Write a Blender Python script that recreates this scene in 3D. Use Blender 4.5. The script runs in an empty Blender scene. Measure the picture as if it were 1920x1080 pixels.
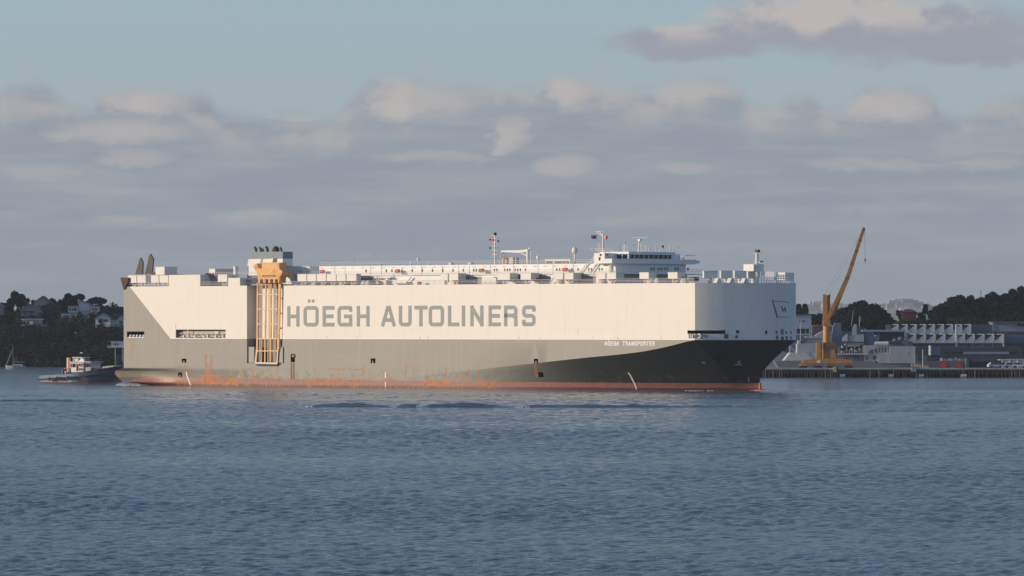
import bpy, bmesh, math, random
import numpy as np
from mathutils import Vector, Matrix
from mathutils.bvhtree import BVHTree

random.seed(7); rng = np.random.default_rng(11)
scene = bpy.context.scene
COL = scene.collection
R = math.radians

# ------------------------------------------------------------------ camera
FPX, HZ, CH = 10420.0, 609.0, 14.4          # focal length in photo pixels, horizon row, eye height (m)
cam_d = bpy.data.cameras.new('camera'); cam = bpy.data.objects.new('camera', cam_d); COL.objects.link(cam)
cam_d.sensor_width = 36.0; cam_d.lens = 36.0 * FPX / 1920.0
cam_d.shift_y = (HZ - 540.0) / 1920.0
cam.location = (0, 0, CH); cam.rotation_euler = (R(90), 0, 0)
cam_d.clip_start = 1.0; cam_d.clip_end = 60000.0
scene.camera = cam

# ------------------------------------------------------------------ node helper
class S_:
    """tiny expression wrapper round shader sockets"""
    def __init__(s, nt, sock): s.nt, s.k = nt, sock
    def _m(s, op, *a, clamp=False):
        n = s.nt.nodes.new('ShaderNodeMath'); n.operation = op; n.use_clamp = clamp
        for i, x in enumerate((s,) + a):
            if isinstance(x, S_): s.nt.links.new(x.k, n.inputs[i])
            else: n.inputs[i].default_value = float(x)
        return S_(s.nt, n.outputs[0])
    def __add__(s, o): return s._m('ADD', o)
    __radd__ = __add__
    def __sub__(s, o): return s._m('SUBTRACT', o)
    def __rsub__(s, o): return (s * -1) + o
    def __mul__(s, o): return s._m('MULTIPLY', o)
    __rmul__ = __mul__
    def __truediv__(s, o): return s._m('DIVIDE', o)
    def max(s, o): return s._m('MAXIMUM', o)
    def min(s, o): return s._m('MINIMUM', o)
    def abs(s): return s._m('ABSOLUTE')
    def pow(s, o): return s._m('POWER', o)
    def gt(s, o): return s._m('GREATER_THAN', o)
    def lt(s, o): return s._m('LESS_THAN', o)
    def clamp(s): return s._m('ADD', 0.0, clamp=True)
    def smooth(s, a, b):
        n = s.nt.nodes.new('ShaderNodeMapRange'); n.interpolation_type = 'SMOOTHSTEP'
        s.nt.links.new(s.k, n.inputs['Value'])
        n.inputs['From Min'].default_value = a; n.inputs['From Max'].default_value = b
        if a > b:
            n.inputs['From Min'].default_value = b; n.inputs['From Max'].default_value = a
            n.inputs['To Min'].default_value = 1; n.inputs['To Max'].default_value = 0
        return S_(s.nt, n.outputs[0])
    def box(s, a, b, soft=0.05): return s.smooth(a - soft, a + soft) * s.smooth(b + soft, b - soft)

def comb(nt, x, y, z):
    n = nt.nodes.new('ShaderNodeCombineXYZ')
    for i, v in enumerate((x, y, z)):
        if isinstance(v, S_): nt.links.new(v.k, n.inputs[i])
        else: n.inputs[i].default_value = float(v)
    return n.outputs[0]
def noise(nt, vec, scale=1.0, detail=3.0, rough=0.5, dist=0.0):
    n = nt.nodes.new('ShaderNodeTexNoise'); nt.links.new(vec, n.inputs['Vector'])
    n.inputs['Scale'].default_value = scale; n.inputs['Detail'].default_value = detail
    n.inputs['Roughness'].default_value = rough; n.inputs['Distortion'].default_value = dist
    return S_(nt, n.outputs['Fac'])
def mixc(nt, f, a, b):
    n = nt.nodes.new('ShaderNodeMix'); n.data_type = 'RGBA'
    if isinstance(f, S_): nt.links.new(f.k, n.inputs['Factor'])
    else: n.inputs['Factor'].default_value = f
    for nm, c in (('A', a), ('B', b)):
        i = [q for q in n.inputs if q.name == nm and q.type == 'RGBA'][0]
        if isinstance(c, (tuple, list)): i.default_value = (*c[:3], 1)
        else: nt.links.new(c, i)
    return [o for o in n.outputs if o.type == 'RGBA'][0]
def s2l(c): return tuple(((v/255+0.055)/1.055)**2.4 if v/255 > 0.04045 else v/255/12.92 for v in c)

# ------------------------------------------------------------------ light
SUN_AZ, SUN_EL = 186.2, 13.0            # mathematical azimuth (0 = +x, 90 = +y) of the direction TO the sun
world = bpy.data.worlds.new('World'); scene.world = world; world.use_nodes = True
nt = world.node_tree; nt.nodes.clear()
wo = nt.nodes.new('ShaderNodeOutputWorld'); bg = nt.nodes.new('ShaderNodeBackground')
nt.links.new(bg.outputs[0], wo.inputs[0])
SKY_STRENGTH = 0.09
bg.inputs['Strength'].default_value = SKY_STRENGTH
sky = nt.nodes.new('ShaderNodeTexSky'); sky.sky_type = 'NISHITA'; sky.sun_disc = False
sky.sun_elevation = R(SUN_EL); sky.sun_rotation = R(90 - SUN_AZ)
sky.altitude = 0; sky.air_density = 1.0; sky.dust_density = 0.25; sky.ozone_density = 1.6
tc = nt.nodes.new('ShaderNodeTexCoord'); sp = nt.nodes.new('ShaderNodeSeparateXYZ')
nt.links.new(tc.outputs['Generated'], sp.inputs[0])
dx, dy, dz = (S_(nt, sp.outputs[i]) for i in range(3))
AZ = dx._m('ARCTAN2', dy)               # radians right of +y
EL = dz._m('ARCSINE')
U = AZ * FPX; V = EL * FPX              # both in the same small angular unit (1/10420 rad)
# wrap the hand-shaped bank so that it continues round the horizon
w1 = noise(nt, comb(nt, U*(1/170), V*(1/110), 3.0), 1.0, 5, 0.55)
w2 = noise(nt, comb(nt, U*(1/60), V*(1/42), 9.0), 1.0, 4, 0.55)
w3 = noise(nt, comb(nt, U*(1/420), V*(1/60), 5.0), 1.0, 5, 0.6)
w4 = noise(nt, comb(nt, U*(1/300), V*(1/34), 14.0), 1.0, 4, 0.6)
Ud = U + (w1 - 0.5)*70 + (w2 - 0.5)*26
Vd = V + (w1 - 0.5)*46 + (w2 - 0.5)*20
# top line of the cloud bank (height above horizon against azimuth)
fc = nt.nodes.new('ShaderNodeFloatCurve')
prof = [(-960,430),(-900,452),(-840,420),(-790,405),(-770,432),(-700,444),(-640,436),(-580,432),(-545,405),(-500,392),(-400,392),(-330,385),
        (-300,420),(-262,462),(-215,468),(-150,452),(-60,452),(10,440),(40,440),(75,468),(130,462),(180,452),(245,440),(300,455),(380,458),(430,440),
        (480,405),(510,425),(560,428),(595,400),(625,410),(665,440),(720,448),(780,432),(820,392),(860,400),(900,420),(960,430)]
cv = fc.mapping.curves[0]
cv.points[0].location = (0, (prof[0][1]-350)/150); cv.points[1].location = (1, (prof[-1][1]-350)/150)
for x, h in prof[1:-1]: cv.points.new((x+960)/1920, (h-350)/150)
fc.mapping.update()
pp = ((Ud + 960)/1920)._m('PINGPONG', 1.0)
nt.links.new(pp.k, fc.inputs['Value'])
H = S_(nt, fc.outputs[0])*150 + 350
depth_ = H - V + (w2-0.5)*30 + (w1-0.5)*18
bank = depth_.smooth(-16, 24)
# one separate long cloud above the bank at right and smaller cousins elsewhere
def blob(cx, cy, rx, ry):
    a = (Ud - cx)/rx; b = (Vd - cy)/ry
    return 1 - (a*a + b*b)
up = blob(520,560,190,58).max(blob(360,532,200,34)).max(blob(760,548,260,62)).max(blob(840,510,190,30)).max(blob(620,600,120,40)).max(blob(-2300,600,500,70)).max(blob(2300,700,500,80))
upm = (up + (w2-0.5)*0.9 + (w1-0.5)*0.6).smooth(-0.3, 0.75)
hi = noise(nt, comb(nt, dx*2.2, dy*2.2, dz*9.0), 1.6, 5, 0.6)
# colours (radiance of the sky itself)
c_hor, c_mid, c_top = s2l((150,158,168)), s2l((165,178,185)), s2l((158,181,189))
clear = mixc(nt, V.smooth(60, 420), c_hor, c_mid)
clear = mixc(nt, V.smooth(380, 640), clear, c_top)
shade, lit, pale = s2l((147,156,167)), s2l((192,185,181)), s2l((167,170,175))
# sunlit heads near the tops of the bank, sun from the left
lump = noise(nt, comb(nt, (U+20)*(1/100), (V-8)*(1/70), 21.0), 1.0, 3, 0.5)
wide = noise(nt, comb(nt, U*(1/230), V*(1/160), 71.0), 1.0, 2, 0.5).smooth(0.36, 0.56)
head = (depth_.smooth(-16, 12) * depth_.smooth(110, 20) * (wide*0.8+0.2) * (lump + (w2-0.5)*0.35).smooth(0.38, 0.62))
row2 = ((V - 375 + (w3-0.5)*40).abs()).smooth(38, 5) * (noise(nt, comb(nt, U*(1/150), V*(1/60), 33.0), 1.0, 4, 0.55)).smooth(0.5, 0.63)
row3 = ((V - 310 + (w3-0.5)*30).abs()).smooth(28, 4) * (noise(nt, comb(nt, U*(1/120), V*(1/30), 44.0), 1.0, 4, 0.55)).smooth(0.5, 0.66)
streak = (w4.smooth(0.5, 0.72)) * V.smooth(0, 120) * 0.35
Uf = pp*1920 - 960
puffs = None
w5 = noise(nt, comb(nt, U*(1/46), V*(1/30), 81.0), 1.0, 5, 0.6); w6 = noise(nt, comb(nt, U*(1/120), V*(1/48), 91.0), 1.0, 4, 0.6)
Upf = Uf + (w6-0.5)*110 + (w5-0.5)*40; Vpf = V - 9 + (w6-0.5)*44 + (w5-0.5)*26
rag = (w5-0.5)*1.5 + (w6-0.5)*1.6
for cx, cy, rx, ry, k in ((270,200,100,34,.9),(225,188,45,24,.7),(738,188,62,48,1),(800,190,120,36,.75),(900,178,90,22,.6),(1062,178,56,38,1),(1120,178,90,36,.8),(1300,176,105,26,.9),
        (1655,206,95,42,.95),(1850,212,75,28,.6),(240,256,150,26,.75),(962,258,24,36,.85),(500,222,30,9,.9),(560,228,45,11,.8),(245,306,85,20,.65),(1062,318,60,20,.65),
        (1630,318,150,14,.5),(820,304,130,12,.5),(490,412,60,15,.5),(225,424,65,15,.45),(1850,318,80,12,.45),(100,330,120,14,.35),(1290,322,80,12,.45),(1180,420,120,12,.3),(1700,400,140,12,.3),(700,380,120,10,.25)):
    a_ = (Upf - (cx-960))*(1/rx); b_ = (Vpf - (609-cy))*(1/ry)
    q_ = (1 - a_*a_ - b_*b_)
    q_ = (q_ + rag).smooth(-0.55, 1.1)*(k*0.95)
    puffs = q_ if puffs is None else puffs.max(q_)
litf = (puffs*(0.45+lump*0.8)).max(head*0.58).max(row2*0.22).max(streak*0.7)
ccol = mixc(nt, w3.smooth(0.42, 0.66)*0.55, shade, pale)
ccol = mixc(nt, litf, ccol, lit)
low = mixc(nt, V.smooth(150, 20)*0.8, ccol, c_hor)
skyc = mixc(nt, bank*0.96, clear, low)
upl = ((Vd - 530 - (Ud-500)*0.03)).smooth(-8, 34) * (lump + (w1-0.5)*0.5 - (Ud-820).smooth(-60, 200)*0.2).smooth(0.33, 0.55)
ucol = mixc(nt, upl*0.9, s2l((156,158,170)), s2l((194,186,182)))
skyc = mixc(nt, upm*0.93, skyc, ucol)
sc_ = nt.nodes.new('ShaderNodeVectorMath'); sc_.operation = 'SCALE'; nt.links.new(skyc, sc_.inputs[0])
sc_.inputs['Scale'].default_value = 1.0/SKY_STRENGTH
# higher up the plain daylight sky with scattered thin cloud
tn = nt.nodes.new('ShaderNodeVectorMath'); tn.operation = 'MULTIPLY'; nt.links.new(sky.outputs[0], tn.inputs[0]); tn.inputs[1].default_value = (0.55, 0.78, 1.0)
hiu = mixc(nt, EL.smooth(0.05, 0.75), tuple(c/SKY_STRENGTH for c in (0.42,0.60,0.86)), tuple(c/SKY_STRENGTH for c in (0.08,0.155,0.33)))
hic = mixc(nt, hi.smooth(0.35, 0.7)*0.35+0.5, tn.outputs[0], hiu)
allc = mixc(nt, EL.smooth(0.062, 0.22), sc_.outputs[0], hic)
nt.links.new(allc, bg.inputs['Color'])

sun_d = bpy.data.lights.new('sun', 'SUN'); sun = bpy.data.objects.new('sun', sun_d); COL.objects.link(sun)
sun_d.energy = 3.9; sun_d.angle = R(0.5); sun_d.color = (1.0, 0.81, 0.59)
sdir = Vector((math.cos(R(SUN_AZ))*math.cos(R(SUN_EL)), math.sin(R(SUN_AZ))*math.cos(R(SUN_EL)), math.sin(R(SUN_EL))))
sun.rotation_euler = sdir.to_track_quat('Z', 'Y').to_euler()

vs = scene.view_settings
vs.view_transform = 'Standard'; vs.look = 'None'; vs.exposure = 0.0; vs.gamma = 1.0; vs.use_curve_mapping = False
scene.cycles.max_bounces = 6; scene.cycles.diffuse_bounces = 3; scene.cycles.glossy_bounces = 3
scene.cycles.volume_bounces = 0; scene.cycles.transparent_max_bounces = 6
scene.cycles.use_denoising = True

# ------------------------------------------------------------------ materials
MATS = {}
def mat(name, col, rough=0.6, var=0.0, scale=1.0, metal=0.0, spec=0.3, stain=None, sfac=0.3, sscale=(0.6,0.6,0.08)):
    if name in MATS: return MATS[name]
    m = bpy.data.materials.new(name); m.use_nodes = True; t = m.node_tree
    b = t.nodes['Principled BSDF']; b.inputs['Roughness'].default_value = rough
    b.inputs['Metallic'].default_value = metal; b.inputs['Specular IOR Level'].default_value = spec
    g = t.nodes.new('ShaderNodeTexCoord')
    n = noise(t, g.outputs['Object'], scale, 4, 0.6)
    lo = tuple(c*(1-var) for c in col); hi_ = tuple(min(1, c*(1+var)) for c in col)
    c = mixc(t, n.smooth(0.3, 0.7), lo, hi_)
    if stain:
        mp = t.nodes.new('ShaderNodeMapping'); t.links.new(g.outputs['Object'], mp.inputs[0]); mp.inputs['Scale'].default_value = sscale
        n2 = noise(t, mp.outputs[0], 1.0, 5, 0.65)
        c = mixc(t, n2.smooth(0.5, 0.72)*sfac, c, stain)
    t.links.new(c, b.inputs['Base Color'])
    MATS[name] = m; return m
CREAM = (0.80, 0.77, 0.715)
M_white = mat('ship_white', CREAM, 0.5, 0.03, 0.7, stain=(0.45,0.33,0.2), sfac=0.18, sscale=(1.2,1.2,0.25))
M_bwhite = mat('bridge_white', (0.80,0.79,0.77), 0.45, 0.02, 0.7)
M_grey = mat('hull_grey', (0.34,0.36,0.34), 0.5, 0.05, 0.4)
M_dark = mat('dark_interior', (0.02,0.02,0.022), 0.8)
M_inner = mat('inner_steel', (0.32,0.29,0.27), 0.7, 0.1, 1.0, stain=(0.25,0.1,0.04), sfac=0.5)
M_letter = mat('letter_grey', (0.26,0.305,0.315), 0.5, 0.04, 0.6)
M_tletter = mat('name_white', (0.85,0.84,0.82), 0.5)
M_orange = mat('ramp_orange', (0.80,0.45,0.18), 0.6, 0.08, 1.5, stain=(0.22,0.06,0.02), sfac=0.55, sscale=(0.9,0.9,0.35))
M_orangepale = mat('ramp_bar', (0.80,0.60,0.36), 0.6, 0.08, 1.0, stain=(0.35,0.13,0.05), sfac=0.5)
M_glass = mat('window_glass', (0.015,0.02,0.025), 0.08, spec=0.6)
M_red = mat('life_red', (0.62,0.05,0.03), 0.4)
M_black = mat('black_paint', (0.018,0.018,0.02), 0.5)
M_funnel = mat('funnel_grey', (0.19,0.25,0.28), 0.5, 0.05, 0.8)
M_charcoal = mat('charcoal_paint', (0.022,0.026,0.033), 0.5, 0.1, 1.0)
M_rustdark = mat('rusty_dark', (0.09,0.04,0.03), 0.7, 0.2, 2.0)
M_steel = mat('white_steel', (0.74,0.72,0.70), 0.5, 0.03, 1.0)
M_deck = mat('deck_paint', (0.22,0.20,0.18), 0.8, 0.1, 0.3)
M_yellow = mat('hook_yellow', (0.75,0.45,0.05), 0.5)

# ------------------------------------------------------------------ mesh builder
class MB:
    def __init__(s): s.v, s.f = [], []
    def box(s, x0, x1, y0, y1, z0, z1):
        if x0 > x1: x0, x1 = x1, x0
        if y0 > y1: y0, y1 = y1, y0
        if z0 > z1: z0, z1 = z1, z0
        b = len(s.v)
        s.v += [(x0,y0,z0),(x1,y0,z0),(x1,y1,z0),(x0,y1,z0),(x0,y0,z1),(x1,y0,z1),(x1,y1,z1),(x0,y1,z1)]
        s.f += [tuple(b+i for i in q) for q in ((0,3,2,1),(4,5,6,7),(0,1,5,4),(1,2,6,5),(2,3,7,6),(3,0,4,7))]
        return s
    def cyl(s, p0, p1, r0, r1=None, n=8):
        r1 = r0 if r1 is None else r1
        p0, p1 = Vector(p0), Vector(p1); d = (p1-p0).normalized()
        a = d.orthogonal().normalized(); c = d.cross(a); b = len(s.v)
        for p, r in ((p0, r0), (p1, r1)):
            for i in range(n):
                t = 2*math.pi*(i+0.5)/n; s.v.append(tuple(p + (a*math.cos(t)+c*math.sin(t))*r))
        for i in range(n): j = (i+1) % n; s.f.append((b+i, b+j, b+n+j, b+n+i))
        s.f.append(tuple(b+i for i in range(n))[::-1]); s.f.append(tuple(b+n+i for i in range(n)))
        return s
    def prism(s, poly, y0, y1):            # poly in (x,z), extruded along y
        b = len(s.v); n = len(poly)
        for y in (y0, y1):
            for x, z in poly: s.v.append((x, y, z))
        s.f.append(tuple(b+i for i in range(n))); s.f.append(tuple(b+n+i for i in range(n))[::-1])
        for i in range(n): j = (i+1) % n; s.f.append((b+j, b+i, b+n+i, b+n+j))
        return s
    def prismx(s, poly, x0, x1):           # poly in (y,z), extruded along x
        b = len(s.v); n = len(poly)
        for x in (x0, x1):
            for y, z in poly: s.v.append((x, y, z))
        s.f.append(tuple(b+i for i in range(n))); s.f.append(tuple(b+n+i for i in range(n))[::-1])
        for i in range(n): j = (i+1) % n; s.f.append((b+j, b+i, b+n+i, b+n+j))
        return s
    def ball(s, c, rx, ry=None, rz=None, n=10, m=6):
        ry = ry or rx; rz = rz or rx; b = len(s.v)
        for j in range(m+1):
            ph = math.pi*j/m - math.pi/2
            for i in range(n):
                th = 2*math.pi*i/n
                s.v.append((c[0]+rx*math.cos(ph)*math.cos(th), c[1]+ry*math.cos(ph)*math.sin(th), c[2]+rz*math.sin(ph)))
        for j in range(m):
            for i in range(n):
                k = (i+1) % n; s.f.append((b+j*n+i, b+j*n+k, b+(j+1)*n+k, b+(j+1)*n+i))
        return s
    def torus(s, c, R0, r, axis='y', n=12, m=6):
        b = len(s.v)
        for i in range(n):
            t = 2*math.pi*i/n
            for j in range(m):
                q = 2*math.pi*j/m; rr = R0 + r*math.cos(q)
                if axis == 'y': s.v.append((c[0]+rr*math.cos(t), c[1]+r*math.sin(q), c[2]+rr*math.sin(t)))
                else: s.v.append((c[0]+rr*math.cos(t), c[1]+rr*math.sin(t), c[2]+r*math.sin(q)))
        for i in range(n):
            for j in range(m):
                i2, j2 = (i+1) % n, (j+1) % m
                s.f.append((b+i*m+j, b+i2*m+j, b+i2*m+j2, b+i*m+j2))
        return s
    def build(s, name, material, parent=None, smooth=False, loc=None):
        me = bpy.data.meshes.new(name); me.from_pydata(s.v, [], s.f); me.materials.append(material)
        bm = bmesh.new(); bm.from_mesh(me); bmesh.ops.recalc_face_normals(bm, faces=bm.faces); bm.to_mesh(me); bm.free()
        if smooth: me.polygons.foreach_set('use_smooth', [True]*len(me.polygons))
        o = bpy.data.objects.new(name, me); COL.objects.link(o)
        if parent: o.parent = parent
        if loc: o.location = loc
        return o
def empty(name, loc=(0,0,0), rz=0.0):
    o = bpy.data.objects.new(name, None); COL.objects.link(o); o.location = loc; o.rotation_euler = (0,0,rz); o.empty_display_size = 0.5
    return o
def tag(o, label=None, cat=None, group=None, kind=None):
    if label: o['label'] = label
    if cat: o['category'] = cat
    if group: o['group'] = group
    if kind: o['kind'] = kind
    return o
def copy_tree(o, parent=None):
    c = o.copy(); COL.objects.link(c)
    if parent: c.parent = parent
    for ch in list(o.children): copy_tree(ch, c)
    return c
def wx(px, Y): return (px-960)/FPX*Y
def wz(py, Y): return CH-(py-HZ)/FPX*Y
def part_copy(o):
    c = o.copy(); COL.objects.link(c); return c

# ------------------------------------------------------------------ the water
def smoothn(x, a, b):
    t = np.clip((x-a)/(b-a), 0, 1); return t*t*(3-2*t)
WAVE_SLOPE = 0.045
def water():
    ys = [-3300, -1000, -300, 0, 150, 230, 262]; y = 275.0
    while y < 1260: ys.append(y); y += 0.27+0.72*(y-280)/920 if y < 900 or y > 1080 else 0.62
    ys = np.array(ys + list(np.geomspace(1262, 14400, 60)))
    core = np.linspace(-1, 1, 601); wing = np.geomspace(1.012, 60, 30)
    ss = np.concatenate([-wing[::-1], core, wing])
    half = 0.115*np.clip(ys, 275, 1500)+24
    X = ss[None,:]*half[:,None]; Y = np.repeat(ys[:,None], len(ss), 1)
    wide = np.where(np.abs(ss) > 1.0, np.sign(ss)*(np.abs(ss)-1)*240, 0)
    X = X*np.where(np.abs(ss) > 1, 1/np.maximum(np.abs(ss),1e-6), 1)[None,:] + wide[None,:]
    Z = np.zeros_like(X)
    r2 = np.random.default_rng(5)
    fade = smoothn(Y, 262, 285)*(1-smoothn(Y, 1180, 1260))*(1-smoothn(np.abs(X), half[:,None]*0.86, half[:,None]))
    dx = half[:,None]/300.0; act = (Y > 260) & (Y < 1262)
    gust = 0.9+0.1*np.sin(X*0.02+Y*0.011)+0.1*np.sin(Y*0.027-X*0.013+1)
    for k in range(84):
        lam = math.exp(r2.uniform(math.log(0.4), math.log(3.4))); th = R(r2.normal(258, 38)); a = WAVE_SLOPE*lam/(2*math.pi)*r2.uniform(0.6, 1.3)*(1.0 if lam < 1.8 else 1.8/lam)
        att = np.clip((lam/dx-2.2)/2.2, 0, 1)
        Z += a*np.sin((X*math.cos(th)+Y*math.sin(th))*2*math.pi/lam + r2.uniform(0, 6.28))*att
    gust = gust + 0.12*np.sin(Y*0.021+0.9*np.sin(X*0.012)+2)*np.sin(X*0.009-Y*0.004+.5)+0.12*np.sin(Y*0.06+1.5*np.sin(X*0.02+1))
    gust = gust*(1+0.45*smoothn(Y, 985, 1010)*(1-smoothn(Y, 1135, 1165)))*(1-0.55*smoothn(Y, 1066+8*np.sin(X*.05), 1078+8*np.sin(X*.05))*(1-smoothn(Y, 1088+8*np.sin(X*.05), 1100+8*np.sin(X*.05))))
    Z *= fade*gust
    # wake ridges: crest rows that break into lengths
    px = X/Y*FPX+960
    def ridge(d, w, h, a, b, soft=60, shape=None):
        nonlocal Z
        m = smoothn(px, a-soft, a+soft)*(1-smoothn(px, b-soft, b+soft))
        wob = 3.0*np.sin(px/210.0+1.0)+1.6*np.sin(px/77.0+2)+0.8*np.sin(px/31.0)
        amp = h*(0.6+0.4*np.sin(px/63.0+0.8*np.sin(px/29.0)))*(0.75+0.25*np.sin(px/171.0+2.2))
        if shape: amp = h*np.interp(px, [p[0] for p in shape], [p[1] for p in shape])*(0.9+0.1*np.sin(px/17.0))
        e = (Y - (d + wob))
        Z = Z + m*amp*np.where(e < 0, np.exp(-(e/(w*0.8))**2), np.exp(-(e/(w*2.0))**2))
    dd = lambda y: FPX*CH/(y-HZ)
    ridge(dd(764.3) + 0*X + 12*(1-smoothn(px, 500, 1000)), 1.35, 0.85, 590, 1480, shape=[(500,0),(550,.25),(575,1),(640,.95),(715,.7),(740,.15),(750,.8),(780,.7),(792,.2),(810,.9),(860,1.15),(925,.75),(975,.2),(1000,.6),(1130,.75),(1300,.5),(1480,.35)])
    ridge(dd(771.5), 2.4, 0.5, 1480, 1960)
    ridge(dd(753.3), 1.4, 0.5, -40, 160, 40)
    ridge(dd(761.5), 1.6, 0.22, 270, 420, 30)
    ridge(dd(750.0), 3.0, 0.14, 900, 1990)
    ridge(dd(779.5), 3.5, 0.16, 500, 1990)
    n0, n1 = X.shape
    co = np.stack([X, Y, Z], -1).reshape(-1, 3)
    idx = np.arange(n0*n1).reshape(n0, n1)
    fa = np.stack([idx[:-1,:-1], idx[:-1,1:], idx[1:,1:], idx[1:,:-1]], -1).reshape(-1, 4)
    me = bpy.data.meshes.new('water')
    me.vertices.add(len(co)); me.vertices.foreach_set('co', co.ravel())
    me.loops.add(fa.size); me.loops.foreach_set('vertex_index', fa.ravel())
    me.polygons.add(len(fa)); me.polygons.foreach_set('loop_start', np.arange(0, fa.size, 4)); me.polygons.foreach_set('loop_total', np.full(len(fa), 4))
    me.polygons.foreach_set('use_smooth', np.ones(len(fa), bool)); me.update(); me.validate()
    m = bpy.data.materials.new('sea_water'); m.use_nodes = True; t = m.node_tree; b = t.nodes['Principled BSDF']
    g = t.nodes.new('ShaderNodeTexCoord')
    def mp(sx, sy, rot=0):
        q = t.nodes.new('ShaderNodeMapping'); t.links.new(g.outputs['Object'], q.inputs[0])
        q.inputs['Scale'].default_value = (sx, sy, 1); q.inputs['Rotation'].default_value = (0, 0, rot); return q.outputs[0]
    big = noise(t, mp(0.010, 0.007), 1.0, 3, 0.55)
    calm = big.smooth(0.35, 0.68)
    n1_ = noise(t, mp(0.8, 1.1, 0.15), 1.5, 4, 0.62)
    n2_ = noise(t, mp(0.8, 1.2, -0.25), 4.2, 4, 0.65)
    n3_ = noise(t, mp(0.5, 0.8, 0.3), 0.6, 3, 0.55)
    hgt = n1_*0.50 + n2_*0.20 + n3_*0.30
    bp = t.nodes.new('ShaderNodeBump'); bp.inputs['Strength'].default_value = 1.0
    bp.inputs['Distance'].default_value = 1.0
    t.links.new((hgt*(calm*0.35 + 0.62)).k, bp.inputs['Height'])
    t.links.new(bp.outputs[0], b.inputs['Normal'])
    b.inputs['Roughness'].default_value = 0.12; b.inputs['IOR'].default_value = 1.333
    b.inputs['Base Color'].default_value = (0.074, 0.114, 0.160, 1)
    me.materials.append(m)
    o = bpy.data.objects.new('water', me); COL.objects.link(o); o['kind'] = 'structure'; o['label'] = 'rippled blue harbour water'
    return o
water()
# ------------------------------------------------------------------ the car carrier
A_ = R(42.0); CA, SA = math.cos(A_), math.sin(A_); CX, CY = 39.7, 1206.0
def S(px, py, v=0.0):
    """photo direction meets the lengthwise plane y = v of the ship -> (u, z) in ship metres"""
    t = (px-960)/FPX
    u = (t*(CY+v*CA)-CX-v*SA)/(CA+t*SA); Y = CY-u*SA+v*CA
    return u, CH-(py-HZ)*Y/FPX
def T(px, py, u=0.0):
    """... meets the crosswise plane x = u -> (v, z)"""
    t = (px-960)/FPX
    v = (t*(CY-u*SA)-CX-u*CA)/(SA-t*CA); Y = CY-u*SA+v*CA
    return v, CH-(py-HZ)*Y/FPX
ship = empty('car_carrier', (CX, CY, 0), -A_)
tag(ship, 'huge cream and grey car carrier ship with orange side ramp', 'ship')
ZT, ZK = 23.5, 11.1; BEAM = 32.2; HB = BEAM/2; UA = -178.0; NOSE = 14.2

# --- hull as one closed loft
kn = [(-86, 2.2)]
for px, py in ((940,688),(1000,681.5),(1040,677),(1100,670.5),(1160,664.8),(1200,660),(1240,652.5),(1270,645.3),(1290,640),(1303,637)): kn.append(S(px, py))
kn.sort()
def zk(u):
    if u <= -92: return 11.0
    if u <= kn[0][0]:
        return kn[0][1]
    for (a, za), (b, zb) in zip(kn, kn[1:]):
        if a <= u <= b: return min(11.0, za+(zb-za)*(u-a)/(b-a))
    return 11.0
def bwl(u):
    if u < -75: return HB
    return HB*max(0.0, 1-((u+75)/80.0)**2.6)
_th = lambda w: float(np.interp(w, [0,.06,.12,.3,.5,.7,.85,1.0], [0,22,38,42,43,43,46,52]))
_w = np.linspace(0, 1, 401); _c = np.concatenate([[0], np.cumsum(np.tan(np.radians([_th(x) for x in (_w[1:]+_w[:-1])/2]))*(1/400)*HB)])
NOSE = float(_c[-1])
def bowx(w): return NOSE-float(np.interp(w, _w, _c))
print('nose', NOSE)
stations = []
for u in list(np.linspace(UA, -150, 15)) + list(np.linspace(-146, -94, 14)) + list(np.linspace(-91.5, 0, 46)): stations.append(('s', u))
for w in [0.975,0.95,0.92,0.89,0.86,0.82,0.78,0.74,0.7,0.65,0.6,0.55,0.5,0.45,0.4,0.35,0.3,0.25,0.2,0.15,0.11,0.08,0.05,0.025,0.0]: stations.append(('b', w))
ZR = [-3, -0.6, 0.0, 0.35, 0.8, 1.4, 2.0, 2.7, 3.4, 4.1, 5.5, 7.2, 9.0, 11.0]
def ext(z):                                   # how far the counter stern reaches aft at height z
    return float(np.interp(z, [-3,-0.6,0,0.35,0.8,1.4,2.0,2.7,3.4,3.9,4.1], [-14,-9,-6,-3.5,-0.5,3.0,5.5,7.2,6.6,3.0,0.0]))
def rowpts(r):
    pts = []
    zr = ZR[r] if r < len(ZR) else (ZK if r == len(ZR) else ZT)
    for kind, q in stations:
        top = (q, 0.0) if kind == 's' else (bowx(q), HB-HB*q)
        k = zk(q) if kind == 's' else 11.0
        if r >= len(ZR): pts.append((top[0], top[1], zr)); continue
        z = zr if zr < 0 else zr*k/11.0
        x = max(0.0, z/11.0) if kind == 'b' else max(0.0, z/k)
        if kind == 's': wl = (q, HB-bwl(q))
        else: uu = 5.0*(1-q); wl = (uu, HB-bwl(uu))
        fs = x**1.25; fb = max(0.0, (x-0.27)/0.73)**1.3
        m_ = 0.0 if kind == 's' else (1-q)**1.2
        f = fs*(1-m_)+fb*m_
        u_ = wl[0]+(top[0]-wl[0])*f; v_ = wl[1]+(top[1]-wl[1])*f
        if kind == 's' and q < -150:          # stern counter
            g = (q+150)/(UA+150); e = ext(z) if z < 4.1 else 0.0
            u_ = q-e*g**1.5*1.0
            if z < 4.1: v_ += (abs(e)*0.55 if e > 0 else -e*0.5)*g**3
        pts.append((u_, v_, z))
    return pts
bm = bmesh.new(); rows = []
NR = len(ZR)+2
for r in range(NR):
    st = rowpts(r); full = [Vector(p) for p in st] + [Vector((p[0], BEAM-p[1], p[2])) for p in reversed(st[:-1])]
    rows.append([bm.verts.new(p) for p in full])
n_ = len(rows[0])
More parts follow.
